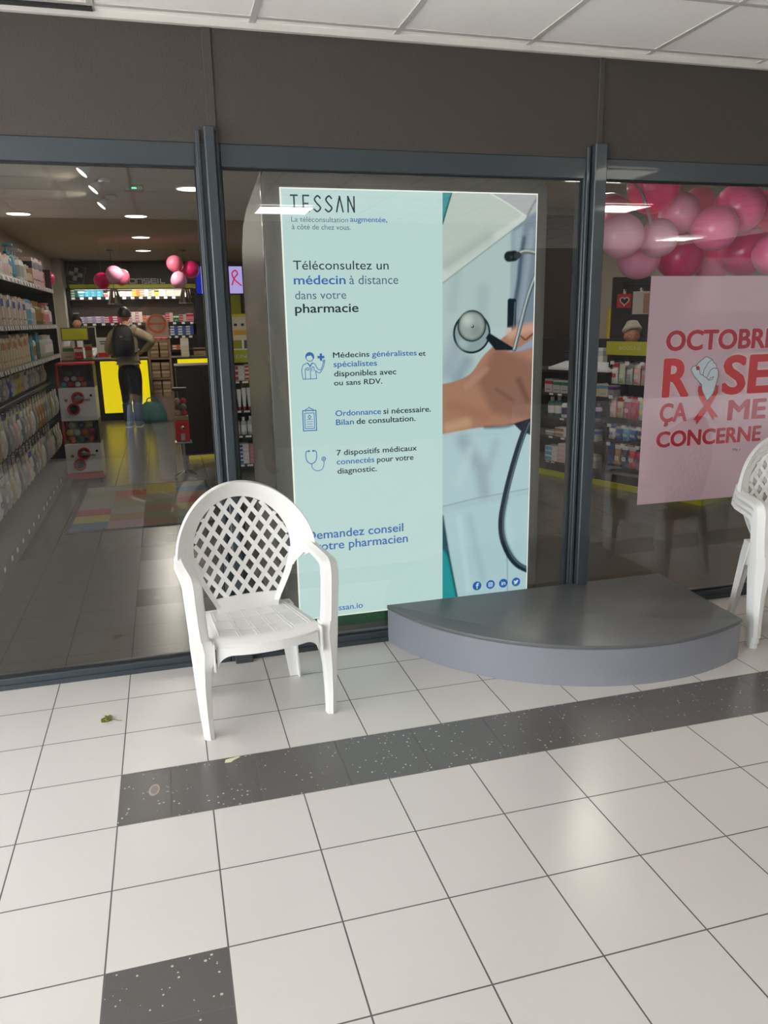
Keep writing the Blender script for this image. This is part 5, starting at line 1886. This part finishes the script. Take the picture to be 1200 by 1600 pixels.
def gp(s_, d_, z=0):
    v = GA + GD * s_ + GN * d_
    return (v.x, v.y, z)


rr = empty('mouth_care_rack', 'black mouth-care rack with lime green plinth and sign band behind the right window', 'rack', tuple(GA), RZR)
S0, S1 = -.55, 1.80
MB().box(S0, S1, .40, .43, 0, 1.33).build('back_panel', M_BLACK, rr)
MB().box(S0, S1, .02, .40, .05, .125).build('base', M_DARK, rr)
MB().box(S0, S1 + .01, -.005, .43, 0, .05).build('green_plinth', M_LIME, rr)
for z in (.14, .395, .585, .82):
    MB().box(S0, .74, .03, .40, z - .022, z).build('shelf', M_BROWN, rr)
MB().box(S0, .74, .02, .40, 1.02, 1.045, ch=.003).build('shelf', M_DARK, rr)
for s_ in (S0, .74, S1 - .02):
    MB().box(s_, s_ + .02, .05, .40, .12, 1.05 if s_ < .7 else 1.30).build('upright', M_BLACK, rr)
MB().box(.76, S1 - .02, .34, .40, .12, 1.2).build('hook_panel', M_BLACK, rr)
hd = MB().box(.745, S1, .0, .03, 1.205, 1.322).build('sign_band', M_LIME, rr)
MB().box(.745, S1, .03, .40, 1.205, 1.225).build('sign_shelf', M_DARK, rr)
text_mesh('lettering', 'BOUCHE', .885, 1.115, 1.252, .034, mat('sign_pale', (206, 206, 150), .5, noise=0), -.0012, hd)
for z, s_s in ((.82, (.05, .16, .35)), (.585, (.20, .31, .5)), (.395, (.06, .22, .42)), (.14, (.03, .1, .28, .5))):
    for s_ in s_s:
        MB().box(s_, s_ + .05, .026, .03, z - .022, z - .004).build('price_card', M_TAGW, rr)
hk = MB().tube([(0, 0, 0), (0, -.30, .008), (0, -.31, .02)], .003, 6).mesh('hook', M_CHROME)
GH = 'blister packs hanging under the mouth-care sign'
random.seed(21)
ROWS = [(1.135, .19, [('white', 'red'), ('pale green', 'white'), ('silver', 'grey'), ('pale pink', 'white'), ('beige', 'pink'), ('pale green', 'silver')], 'top'),
        (.83, .19, [('pale pink', 'white'), ('beige', 'red'), ('magenta', 'white'), ('red', 'pink'), ('pale green', 'yellow'), ('yellow', 'pale green')], 'second'),
        (.57, .13, [('white', 'blue'), ('blue', 'silver'), ('sky blue', 'white'), ('blue', 'white'), ('navy', 'white'), ('sky blue', 'blue')], 'third'),
        (.40, .21, [('navy', 'blue'), ('amber', 'white'), ('navy', 'white'), ('red', 'white'), ('magenta', 'navy'), ('blue', 'white')], 'lowest')]
for (z, h, cs, nm) in ROWS:
    for q in range(12):
        s_ = .80 + .08 * q
        card(hk, 'hook', rr, (s_, .34, z + .004))
        c1, c2 = cs[(q // 1) % 6]
        for dd in (0, .07):
            product('pouch', (.068, .03, h), c1, c2, gp(s_, .07 + dd, z), RZR, '%s and %s blister pack on the %s row of hooks in the mouth-care rack' % (c1, c2, nm), GH, 'blister_pack')
        if q % 2 == 0:
            card(bpy.data.meshes['price_card'], 'price_card', rr, (s_, .026, z + .012), (0, 0, -PI / 2))
GQ = 'products on the shelves of the mouth-care rack'
gstart = lambda s_: gp(s_, 0)[:2]
fill([('carton', .10, .10, .13, 'silver', 'red', 1), ('carton', .095, .10, .13, 'silver', 'green', 2), ('bottle', .06, .06, .14, 'pink', 'silver', 4), ('carton', .10, .1, .12, 'cream', 'sky blue', 2), ('carton', .06, .1, .11, 'grey', 'purple', 1)], gstart(-.03), GD, .82, .04, RZR, 'on the upper shelf of the mouth-care rack', GQ)
fill([('bottle', .085, .085, .20, 'dark teal', 'white', 2), ('bottle', .085, .085, .20, 'dark teal', 'white', 0), ('bottle', .075, .075, .19, 'white', 'navy', 3), ('bottle', .075, .075, .17, 'lilac', 'navy', 3)], gstart(.0), GD, .585, .04, RZR, 'on the middle shelf of the mouth-care rack', GQ)
fill([('carton', .12, .1, .05, 'grey', 'white', 1), ('box_stack', .20, .1, .09, 'white', 'amber', 1), ('carton', .10, .1, .13, 'beige', 'purple', 2), ('carton', .10, .1, .12, 'silver', 'blue', 1)], gstart(.0), GD, .395, .04, RZR, 'on the lower shelf of the mouth-care rack', GQ)
fill([('box_stack', .17, .12, .16, 'white', 'sky blue', 1), ('box_stack', .16, .12, .19, 'white', 'pale pink', 1), ('carton', .08, .1, .12, 'navy', 'white', 1), ('carton', .11, .1, .17, 'white', 'amber', 1), ('carton', .11, .1, .13, 'grey', 'beige', 1)], gstart(.0), GD, .14, .04, RZR, 'on the lowest shelf of the mouth-care rack', GQ)
tr = empty('leaflet_tray', 'white lit tray of leaflets on top of the mouth-care rack', 'tray', gp(.42, .16, 1.046), RZR)
MB().rbox(-.36, .36, -.17, .17, 0, .03, .004).build('tray_base', M_WHITEG, tr)
MB().add([(-.34, -.16, .031), (.34, -.16, .031), (.34, .06, .075), (-.34, .06, .075), (-.34, .06, .031), (.34, .06, .031)], [(0, 1, 2, 3), (3, 2, 5, 4), (0, 3, 4), (1, 5, 2), (0, 4, 5, 1)]).build('leaflet_slope', mat('leaflet_pale', (214, 220, 232), .4, noise=.2, scale=20), tr)
for (s_, w, h, c1, c2, nm, l) in ((.0, .11, .16, 'black', 'navy', 'carton', 'black box on the mouth-care rack beside the lit sign cabin'), (.14, .15, .20, 'beige', 'grey', 'carton', 'beige box with a grey emblem on top of the mouth-care rack'),
                                  (.36, .15, .20, 'white', 'silver', 'carton', 'white framed box on the mouth-care rack left of the right mullion'), (.66, .14, .20, 'white', 'silver', 'carton', 'white framed box on the mouth-care rack right of the right mullion')):
    product(nm, (w, .08, h), c1, c2, gp(s_, .375, 1.046), RZR, l, None)
product('bottle', (.05, .05, .1), 'sky blue', 'silver', gp(.83, .2, 1.226), RZR, 'pale blue bottle beside the mouth-care sign band', None)
cz = gp(.24, .375, 1.247)
product('carton', (.13, .06, .12), 'cream', 'red', cz, RZR, 'cream and red card box stacked on the beige box of the mouth-care rack', None)

# mannequin head with a turban
mh = empty('mannequin_head', 'mannequin head wearing a pale wrapped turban above the mouth-care sign', 'mannequin head', gp(.86, .2, 1.226), RZR + .9)
M_SKIN = mat('skin_plastic', (176, 118, 92), .45, noise=.04)


def head_mesh(mb, c, h, mi=0, mx=None):
    """a head about h tall facing -Y: skull, jaw, nose, brow, lips, ears"""
    n, m_ = 28, 22
    rings = []
    for i in range(1, m_):
        t = PI * i / m_
        z = -math.cos(t)
        row = []
        for k in range(n):
            a = 2 * PI * k / n
            sx, sy = math.sin(t) * math.cos(a), math.sin(t) * math.sin(a)
            w = .36 if z > -.1 else .36 - .13 * min(1, (-.1 - z) / .8)
            dpt = .42 if sy > 0 else .40
            x, y = sx * w, sy * dpt
            if z < -.2 and sy > 0:
                y *= 1 - .35 * min(1, (-.2 - z) / .8)
            fy = max(0, -sy)
            y -= .085 * math.exp(-(sx / .10) ** 2) * math.exp(-((z + .22) / .12) ** 2) * (fy > .3)      # nose tip
            y -= .035 * math.exp(-(sx / .09) ** 2) * math.exp(-((z + .02) / .18) ** 2) * (fy > .3)      # bridge
            for q in (-1, 1):
                y += .035 * math.exp(-((sx - q * .36) / .17) ** 2) * math.exp(-((z - .03) / .10) ** 2) * (fy > .2)   # sockets
            y -= .020 * math.exp(-(sx / .22) ** 2) * math.exp(-((z + .47) / .07) ** 2) * (fy > .3)      # lips
            y -= .025 * math.exp(-(sx / .25) ** 2) * math.exp(-((z + .78) / .12) ** 2) * (fy > .3)      # chin
            row.append((c[0] + x * h, c[1] + y * h, c[2] + z * .5 * h))
        rings.append(row)
    mb.loft(rings, mi, mx)
    for q in (-1, 1):
        mb.sphere((c[0] + q * .36 * h, c[1] + .02 * h, c[2] - .03 * h), .09 * h, 10, 8, mi, (.35, .7, 1.1), mx)


def face_parts(parent, c, h):
    for q in (-1, 1):
        MB().sphere((c[0] + q * .13 * h, c[1] - .325 * h, c[2] + .015 * h), .045 * h, 12, 8, 0, (1.25, .6, .7)).build('eye', mat('eye_white', (224, 220, 214), .3, noise=0), parent, smooth=True)
        MB().sphere((c[0] + q * .13 * h, c[1] - .350 * h, c[2] + .015 * h), .020 * h, 10, 6).build('iris', mat('eye_dark', (40, 28, 22), .2, noise=0), parent, smooth=True)
        MB().sphere((c[0] + q * .13 * h, c[1] - .345 * h, c[2] + .075 * h), .05 * h, 10, 6, 0, (1.5, .35, .28)).build('eyebrow', mat('brow_dark', (50, 36, 28), .6, noise=0), parent, smooth=True)
    MB().sphere((c[0], c[1] - .395 * h, c[2] - .235 * h), .07 * h, 12, 8, 0, (1.4, .35, .42)).build('mouth', mat('lips', (150, 72, 66), .5, noise=0), parent, smooth=True)


hm = MB()
head_mesh(hm, (0, 0, .135), .185)
hm.lathe([(.06, .0), (.05, .02), (.038, .05), (.04, .08)], 18)
hd_ = hm.build('head', M_SKIN, mh, angle=60)
face_parts(mh, (0, 0, .135), .185)
tbm = MB()
for k in range(5):
    r = .075 - .0095 * k
    ring_ = []
    for q in range(25):
        a = 2 * PI * q / 24
        ring_.append((r * .95 * math.cos(a), r * 1.1 * math.sin(a) + .008, .192 + k * .016 - .030 * math.sin(a) * (1 - k * .2)))
    tbm.tube(ring_, .0155, 8)
tbm.sphere((0, .012, .218), .064, 18, 10, 0, (.95, 1.05, .8))
for sx in (-1, 1):
    tbm.tube([(sx * .068, .0, .178), (sx * .05, -.052, .205), (sx * .012, -.074, .232), (-sx * .02, -.06, .252)], [.012, .015, .014, .010], 8)
tbm.build('turban', mat('turban_cloth', (196, 190, 176), .8, noise=.1, scale=60), mh, angle=60)

# accessory stand behind it
ac = empty('accessory_stand', 'tall dark stand with hooks of gift packs left of the pink poster', 'stand', (4.60, 3.20, 0), -.35)
MB().rbox(-.19, .19, .10, .14, 0.02, 1.90, .006).build('back_panel', mat('wine_black_panel', (48, 36, 36), .35, noise=.04), ac)
MB().rbox(-.10, .24, -.04, .20, 0, .025, .006).build('base', M_BLACK, ac)
MB().box(-.10, .16, .02, .10, 1.83, 1.85).build('hanger_bar', M_BLACK, ac)
for (x, z) in ((-.105, 1.77), (.05, 1.78)):
    MB().tube([(x, .10, z), (x, -.06, z), (x, -.065, z + .015)], .004, 6).build('hook', M_BLACK, ac)
acm = Matrix.Translation((4.60, 3.20, 0)) @ Matrix.Rotation(-.35, 4, 'Z')
gk = empty('gift_pack', 'red gift pack with a white heart hanging on the dark stand', 'gift pack', tuple(acm @ Vector((-.105, -.03, 1.772))), -.35)
MB().rbox(-.065, .065, -.012, .012, -.16, -.03, .004).build('pack', M_RED, gk)
MB().box(-.012, .012, -.003, .003, -.03, .012).build('tab', M_TAGW, gk)
hp = []
for k in range(40):
    a = 2 * PI * k / 40
    hp.append((.0026 * 16 * math.sin(a) ** 3, -.095 + .0026 * (13 * math.cos(a) - 5 * math.cos(2 * a) - 2 * math.cos(3 * a) - math.cos(4 * a))))
hh_ = MB()
pl(hh_, hp + [hp[0]], .004, -.0135, .002)
hh_.build('heart', M_TAGW, gk)
MB().prism([(x * .8, -.095 + (z + .095) * .8) for x, z in hp], -.0135, -.0122, 'xz').build('heart_window', M_BLACK, gk)
gk = empty('gift_pack', 'white and skin-toned pack hanging on the dark stand beside the red one', 'gift pack', tuple(acm @ Vector((.05, -.03, 1.782))), -.35)
MB().rbox(-.075, .075, -.012, .012, -.23, -.02, .004).build('pack', mat('pack_white', (224, 216, 210), .4, noise=.02), gk)
MB().box(.02, .0755, -.0135, -.011, -.22, -.04).build('photo_print', mat('pack_skin', (196, 142, 118), .4, noise=.2, scale=30), gk)
MB().box(-.012, .012, -.003, .003, -.02, .012).build('tab', M_TAGW, gk)
pp = MB().prism([(-.07, 0), (.07, 0), (.07, 1.50), (.055, 1.58), (.02, 1.62), (-.02, 1.62), (-.055, 1.58), (-.07, 1.50)], 0, .03, 'xz').build('cutout_display', pm('purple'), loc=(4.74, 4.35, 0))
tag(pp, 'purple round-topped display panel behind the right mullion', 'display panel')
pp = MB().prism([(-.10, 0), (.10, 0), (.09, 1.40), (.03, 1.60), (-.08, 1.62)], 0, .03, 'xz').build('cutout_display', pm('yellow'), loc=(5.08, 4.3, 0))
tag(pp, 'yellow slanted display panel just right of the right mullion', 'display panel')

# ================================================================ people
M_HUMAN = mat('human_skin', (196, 140, 112), .5, noise=.05)


def skin_mesh(name, nodes, edges, root, m, parent, sub=2, extra=None, mats=None):
    """grow a continuous surface round a skeleton: nodes {key: (xyz, rx, ry)}, edges [(a, b)]"""
    keys = list(nodes)
    ix = {k: i for i, k in enumerate(keys)}
    me = bpy.data.meshes.new(name)
    me.from_pydata([nodes[k][0] for k in keys], [(ix[a], ix[b]) for a, b in edges], [])
    o = bpy.data.objects.new(name, me)
    COL.objects.link(o)
    md = o.modifiers.new('skin', 'SKIN')
    md.use_smooth_shade = True
    for i, k in enumerate(keys):
        sv = me.skin_vertices[0].data[i]
        sv.radius = (nodes[k][1], nodes[k][2] if len(nodes[k]) > 2 else nodes[k][1])
        sv.use_root = (k == root)
    sb = o.modifiers.new('sub', 'SUBSURF')
    sb.levels = sb.render_levels = sub
    apply_mods(o)
    if extra is not None:
        V = [tuple(v.co) for v in o.data.vertices]
        F = [tuple(p.vertices) for p in o.data.polygons]
        mb = MB()
        mb.add(V, F)
        mb.add(extra.v, extra.f)
        old = o.data
        o.data = mb.mesh(name, [])
        bpy.data.meshes.remove(old)
    o.data.materials.clear()
    o.data.materials.append(m)
    o.data.polygons.foreach_set('use_smooth', [True] * len(o.data.polygons))
    o.parent = parent
    return o


def lerp3(a, b, t):
    return tuple(a[i] + (b[i] - a[i]) * t for i in range(3))


def person(label, loc, rz, S, arms, m_top, m_leg, m_shoe, m_hair, stance=.10, hood=None, lower=None, coat_to=.86, hair_long=0.0, boot=.09, m_cuff=None):
    t = empty('person', label, 'person', loc, rz)
    sc_ = lambda p: tuple(c * S for c in p)
    N = {'pelvis': ((0, 0, .94), .135, .10), 'belly': ((0, 0, 1.08), .125, .095), 'chest': ((0, .01, 1.28), .15, .10), 'collar': ((0, .015, 1.43), .085, .07), 'neck': ((0, .0, 1.50), .052, .052), 'skull': ((0, -.005, 1.58), .055, .06)}
    Ed = [('pelvis', 'belly'), ('belly', 'chest'), ('chest', 'collar'), ('collar', 'neck'), ('neck', 'skull')]
    for sx, nm in ((-1, 'r'), (1, 'l')):
        el, wr, pd = arms[nm]
        sh = (sx * .175, .015, 1.395)
        N['sh' + nm] = (sh, .055, .055)
        N['el' + nm] = (el, .040, .040)
        N['fo' + nm] = (lerp3(el, wr, .4), .038, .038)
        N['wr' + nm] = (wr, .026, .026)
        pd = Vector(pd).normalized()
        side = Vector((0, 0, 1)).cross(pd)
        side = side.normalized() if side.length > .1 else Vector((1, 0, 0))
        pal = Vector(wr) + pd * .07
        N['pa' + nm] = (tuple(pal), .034, .018)
        Ed += [('collar', 'sh' + nm), ('sh' + nm, 'el' + nm), ('el' + nm, 'fo' + nm), ('fo' + nm, 'wr' + nm), ('wr' + nm, 'pa' + nm)]
        dn = pd.cross(side).normalized()
        for q, (off, ln) in enumerate(((-.027, .060), (-.009, .072), (.009, .068), (.026, .052))):
            b0 = pal + side * off + pd * .022
            b1 = b0 + pd * ln * .5 + dn * .008
            b2 = b1 + pd * ln * .4 + dn * .024
            for w_, b in enumerate((b0, b1, b2)):
                N['f%s%d%d' % (nm, q, w_)] = (tuple(b), .0092 - .001 * w_, .0092 - .001 * w_)
            Ed += [('pa' + nm, 'f%s%d0' % (nm, q)), ('f%s%d0' % (nm, q), 'f%s%d1' % (nm, q)), ('f%s%d1' % (nm, q), 'f%s%d2' % (nm, q))]
        th0 = Vector(wr) + pd * .03 - side * .034 * sx
        th1 = th0 + pd * .035 - side * .014 * sx + dn * .012
        N['t%s0' % nm] = (tuple(th0), .011, .011)
        N['t%s1' % nm] = (tuple(th1), .009, .009)
        Ed += [('wr' + nm, 't%s0' % nm), ('t%s0' % nm, 't%s1' % nm)]
        hx = sx * stance
        N['hip' + nm] = ((sx * .088, .0, .90), .085, .09)
        N['knee' + nm] = ((hx, -.012, .50), .056, .058)
        N['calf' + nm] = ((hx, .014, .36), .052, .054)
        N['ank' + nm] = ((hx, .022, .09), .036, .038)
        N['toe' + nm] = ((hx * 1.1, -.12, .035), .032, .026)
        Ed += [('pelvis', 'hip' + nm), ('hip' + nm, 'knee' + nm), ('knee' + nm, 'calf' + nm), ('calf' + nm, 'ank' + nm), ('ank' + nm, 'toe' + nm)]
    NS = {k: (sc_(v[0]), v[1] * S, v[2] * S) for k, v in N.items()}
    hm_ = MB()
    hc = (0, -.02 * S, 1.645 * S)
    head_mesh(hm_, hc, .225 * S)
    skin_mesh('body', NS, Ed, 'pelvis', M_HUMAN, t, 2, hm_)
    hp_ = t
    face_parts(hp_, hc, .225 * S)
    # hair
    hr = MB()
    n, m_ = 26, 16
    rings = []
    for i in range(1, m_):
        th = PI * i / m_ * .62
        row = []
        for k in range(n):
            a = 2 * PI * k / n
            fr = max(0, -math.sin(a))
            tt = th * (1 - .42 * fr * fr)
            r = .118 * S
            row.append((hc[0] + r * .80 * math.sin(tt) * math.cos(a), hc[1] + .012 * S + r * .96 * math.sin(tt) * math.sin(a), hc[2] + .005 * S + r * 1.04 * math.cos(tt) - hair_long * max(0, math.sin(a)) * (i / m_) ** 2))
        rings.append(row)
    hr.loft(rings[::-1])
    hr.build('hair', m_hair, t, smooth=True)
    # jacket
    J = {}
    for k in ('belly', 'chest', 'collar', 'shl', 'shr', 'ell', 'elr', 'fol', 'for', 'wrl', 'wrr'):
        v = NS[k]
        g = {'belly': (.165, .125), 'chest': (.185, .135), 'collar': (.10, .085), 'shl': (.085, .08), 'shr': (.085, .08), 'ell': (.064, .064), 'elr': (.064, .064), 'fol': (.058, .058), 'for': (.058, .058), 'wrl': (.042, .042), 'wrr': (.042, .042)}[k]
        J[k] = (v[0], g[0] * S, g[1] * S)
    J['hem'] = ((0, 0, coat_to * S), .175 * S, .135 * S)
    J['nk'] = ((0, .01 * S, 1.485 * S), .068 * S, .066 * S)
    skin_mesh('jacket', J, [('hem', 'belly'), ('belly', 'chest'), ('chest', 'collar'), ('collar', 'nk'), ('collar', 'shl'), ('collar', 'shr'), ('shl', 'ell'), ('shr', 'elr'), ('ell', 'fol'), ('elr', 'for'), ('fol', 'wrl'), ('for', 'wrr')], 'belly', m_top, t, 2)
    if hood:
        h_ = MB()
        ring_ = []
        for q in range(19):
            a = PI * q / 18 - .25 * (1 - 2 * q / 18)
            ring_.append((.125 * S * math.cos(a), .03 * S + .12 * S * math.sin(a), (1.475 - .05 * math.sin(a)) * S))
        h_.tube(ring_, [S * (.03 + .042 * math.sin(PI * q / 18)) for q in range(19)], 10)
        h_.build('hood', hood, t, smooth=True)
    # trousers
    Tn = {'pelvis': (NS['pelvis'][0], .15 * S, .115 * S), 'waist': ((0, 0, 1.03 * S), .135 * S, .105 * S)}
    Te = [('pelvis', 'waist')]
    cut = .115 if lower is None else lower
    for nm in 'lr':
        kx, ky, kz = NS['knee' + nm][0]
        ax, ay, az = NS['ank' + nm][0]
        Tn['hip' + nm] = (NS['hip' + nm][0], .108 * S, .112 * S)
        Tn['knee' + nm] = (NS['knee' + nm][0], .084 * S, .086 * S)
        f_ = (kz - cut * S) / (kz - az)
        Tn['cuff' + nm] = (lerp3((kx, ky, kz), (ax, ay, az), f_), .074 * S, .078 * S)
        Te += [('pelvis', 'hip' + nm), ('hip' + nm, 'knee' + nm), ('knee' + nm, 'cuff' + nm)]
    skin_mesh('trousers', Tn, Te, 'pelvis', m_leg, t, 2)
    for nm in 'lr':
        ax, ay, az = NS['ank' + nm][0]
        if m_cuff is not None:
            MB().lathe([(.068 * S, cut * S + .03), (.072 * S, cut * S), (.07 * S, .2 * S), (.064 * S, .09 * S), (.05 * S, .09 * S)], 18, c=(ax, ay, 0)).build('trouser_cuff', m_cuff, t, smooth=True)
        shm = MB()
        rings = []
        for (y, w, h0, h1) in ((.075, .026, .012, .07), (.055, .040, .0, .10), (.0, .046, .0, .115), (-.05, .046, .0, .10), (-.10, .050, .0, .075), (-.155, .050, .0, .058), (-.195, .034, .004, .046), (-.205, .016, .012, .036)):
            ring_ = []
            for q in range(16):
                a = 2 * PI * q / 16
                u, v = math.cos(a), math.sin(a)
                u = math.copysign(abs(u) ** .6, u)
                v = math.copysign(abs(v) ** .6, v)
                ring_.append((ax + u * w * S, ay + y * S, (h0 + (h1 - h0) * (v + 1) / 2) * S))
            rings.append(ring_)
        shm.loft(rings)
        shm.lathe([(.05 * S, .06 * S), (.054 * S, boot * S), (.058 * S, (boot + .05) * S), (.045 * S, (boot + .05) * S)], 18, c=(ax, ay + .005 * S, 0))
        s_ = shm.build('boot' if boot > .1 else 'shoe', m_shoe, t, angle=50)
        MB().prism([(ax + S * x, ay + S * y) for x, y in ((-.05, .06), (-.03, .082), (.03, .082), (.05, .06), (.054, -.12), (.04, -.19), (.0, -.21), (-.04, -.19), (-.054, -.12))][::-1], .0, .016 * S).build('sole', mat('pale_sole', (196, 190, 180), .7, noise=.05), s_)
    return t


M_TAN = mat('tan_parka', (150, 138, 112), .8, noise=.12, scale=8, bump=.3, bscale=40)
M_BLKT = mat('black_trousers', (10, 10, 12), .8, noise=.1)
M_JEAN = mat('washed_jeans', (150, 166, 190), .85, noise=.25, scale=14, bump=.2, bscale=120)
M_DJEAN = mat('blue_jeans_cuff', (48, 56, 82), .85, noise=.2, scale=20)
M_BOOT = mat('brown_suede_boot', (66, 50, 36), .85, noise=.15, scale=30)
M_HAIR = mat('dark_hair', (30, 24, 22), .55, noise=.2, scale=80)
M_OLIVE = mat('olive_coat', (132, 120, 88), .8, noise=.12, scale=8)
M_GREYT = mat('dark_grey_trousers', (58, 58, 62), .8, noise=.1)
M_WCOAT = mat('white_coat', (214, 214, 212), .8, noise=.04)
M_NAVYJ = mat('navy_jacket', (40, 44, 58), .8, noise=.1)

cu_loc = (-.255, 9.15, 0)
person('customer seen from behind in a tan hooded parka and black trousers, at the counter', cu_loc, PI - .12, 1.02,
       {'r': ((-.40, .06, 1.27), (-.21, -.06, 1.12), (.6, -.6, -.4)), 'l': ((.30, -.08, 1.14), (.22, -.30, 1.08), (-.3, -1, 0))}, M_TAN, M_BLKT, mat('grey_shoe', (96, 100, 118), .6, noise=.1), M_HAIR,
       stance=.075, hood=M_TAN, lower=.33, coat_to=.99, m_cuff=M_DJEAN)
bp_ = empty('backpack', 'black backpack worn on the back of the customer in the tan parka', 'backpack', (cu_loc[0] - .02, cu_loc[1], 0), PI - .12)
bk = MB()
rings = []
for (z, w, y0, y1) in ((1.075, .10, .15, .23), (1.09, .15, .14, .27), (1.20, .165, .14, .29), (1.34, .16, .145, .27), (1.46, .13, .15, .235), (1.53, .08, .15, .20), (1.545, .04, .155, .18)):
    ring_ = []
    for q in range(20):
        a = 2 * PI * q / 20
        u, v = math.cos(a), math.sin(a)
        u = math.copysign(abs(u) ** .7, u)
        v = math.copysign(abs(v) ** .7, v)
        ring_.append((u * w, (y0 + y1) / 2 + v * (y1 - y0) / 2, z))
    rings.append(ring_)
M_BAGB = mat('black_nylon', (12, 12, 14), .6, noise=.15, scale=14)
bk.loft(rings)
bk.build('bag_body', M_BAGB, bp_, angle=60)
for sx in (-1, 1):
    MB().tube(curve([(sx * .10, .16, 1.50), (sx * .125, .06, 1.53), (sx * .13, -.08, 1.46), (sx * .145, -.145, 1.30), (sx * .165, -.10, 1.16), (sx * .15, .13, 1.12)]), .016, 8).build('strap', M_BAGB, bp_, smooth=True)
MB().rbox(-.012, .03, .275, .293, 1.36, 1.38, .003).build('logo_patch', mat('bag_patch_grey', (120, 120, 122), .6, noise=0), bp_)
MB().tube(curve([(-.12, .245, 1.20), (-.10, .285, 1.30), (0, .292, 1.33), (.10, .285, 1.30), (.12, .245, 1.20)]), .004, 6).build('zip', mat('zip_dark', (52, 52, 56), .4, noise=0), bp_)

person('pharmacist with dark hair and white coat, mostly hidden behind the counter screens', (-1.12, 11.05, 0), .25, .965,
       {'r': ((-.25, -.03, 1.14), (-.18, -.26, 1.06), (.2, -1, -.1)), 'l': ((.25, -.03, 1.14), (.16, -.26, 1.06), (-.2, -1, -.1))}, M_WCOAT, M_GREYT, M_BAGB, M_HAIR, coat_to=.80, hair_long=.04)
pg_loc, pg_rz = (.09, -3.86, 0), PI - .50
person('person in washed jeans and brown boots mirrored faintly in the left window', pg_loc, pg_rz, 1.0,
       {'r': ((-.20, -.10, 1.20), (-.075, -.27, 1.44), (.35, -.55, .6)), 'l': ((.20, -.10, 1.20), (.075, -.27, 1.44), (-.35, -.55, .6))}, M_NAVYJ, M_JEAN, M_BOOT, M_HAIR, stance=.15, coat_to=.93, boot=.14)
phm = Matrix.Translation(pg_loc) @ Matrix.Rotation(pg_rz, 4, 'Z')
pho = MB().rbox(-.037, .037, -.004, .004, -.075, .075, .003).build('phone', M_BLACK, loc=tuple(phm @ Vector((0, -.375, 1.535))), rot=(0, 0, pg_rz))
tag(pho, 'black phone held up in both hands by the person in washed jeans', 'phone')
person('person in a long olive coat and dark trousers mirrored faintly beside the lit sign cabin', (1.16, -4.62, 0), PI - .15, 1.03,
       {'r': ((-.27, .02, 1.14), (-.25, -.08, .90), (.1, -.15, -1)), 'l': ((.27, .02, 1.14), (.25, -.08, .90), (-.1, -.15, -1))}, M_OLIVE, M_GREYT, M_BAGB, M_HAIR, coat_to=.72)

# far shop front opposite, seen only as a mirror image over the balloons
fs_ = empty('agency_sign', 'dark lettering on the pale shop front opposite, mirrored in the right window', 'sign', (10.75, -9.398, 2.30), PI)
MB().box(-.75, .75, -.002, 0, -.75, .25).build('sign_panel', mat('sign_panel_grey', (104, 100, 98), .7, noise=.02), fs_)
text_mesh('lettering', 'AGENCE', -.31, .31, .03, .105, M_DARK, -.003, fs_, bold=.01)
text_mesh('lettering', 'AGENCE', -.55, .55, -.62, .16, mat('sign_soft_grey', (82, 78, 78), .7, noise=0), -.003, fs_)

bpy.context.view_layer.update()
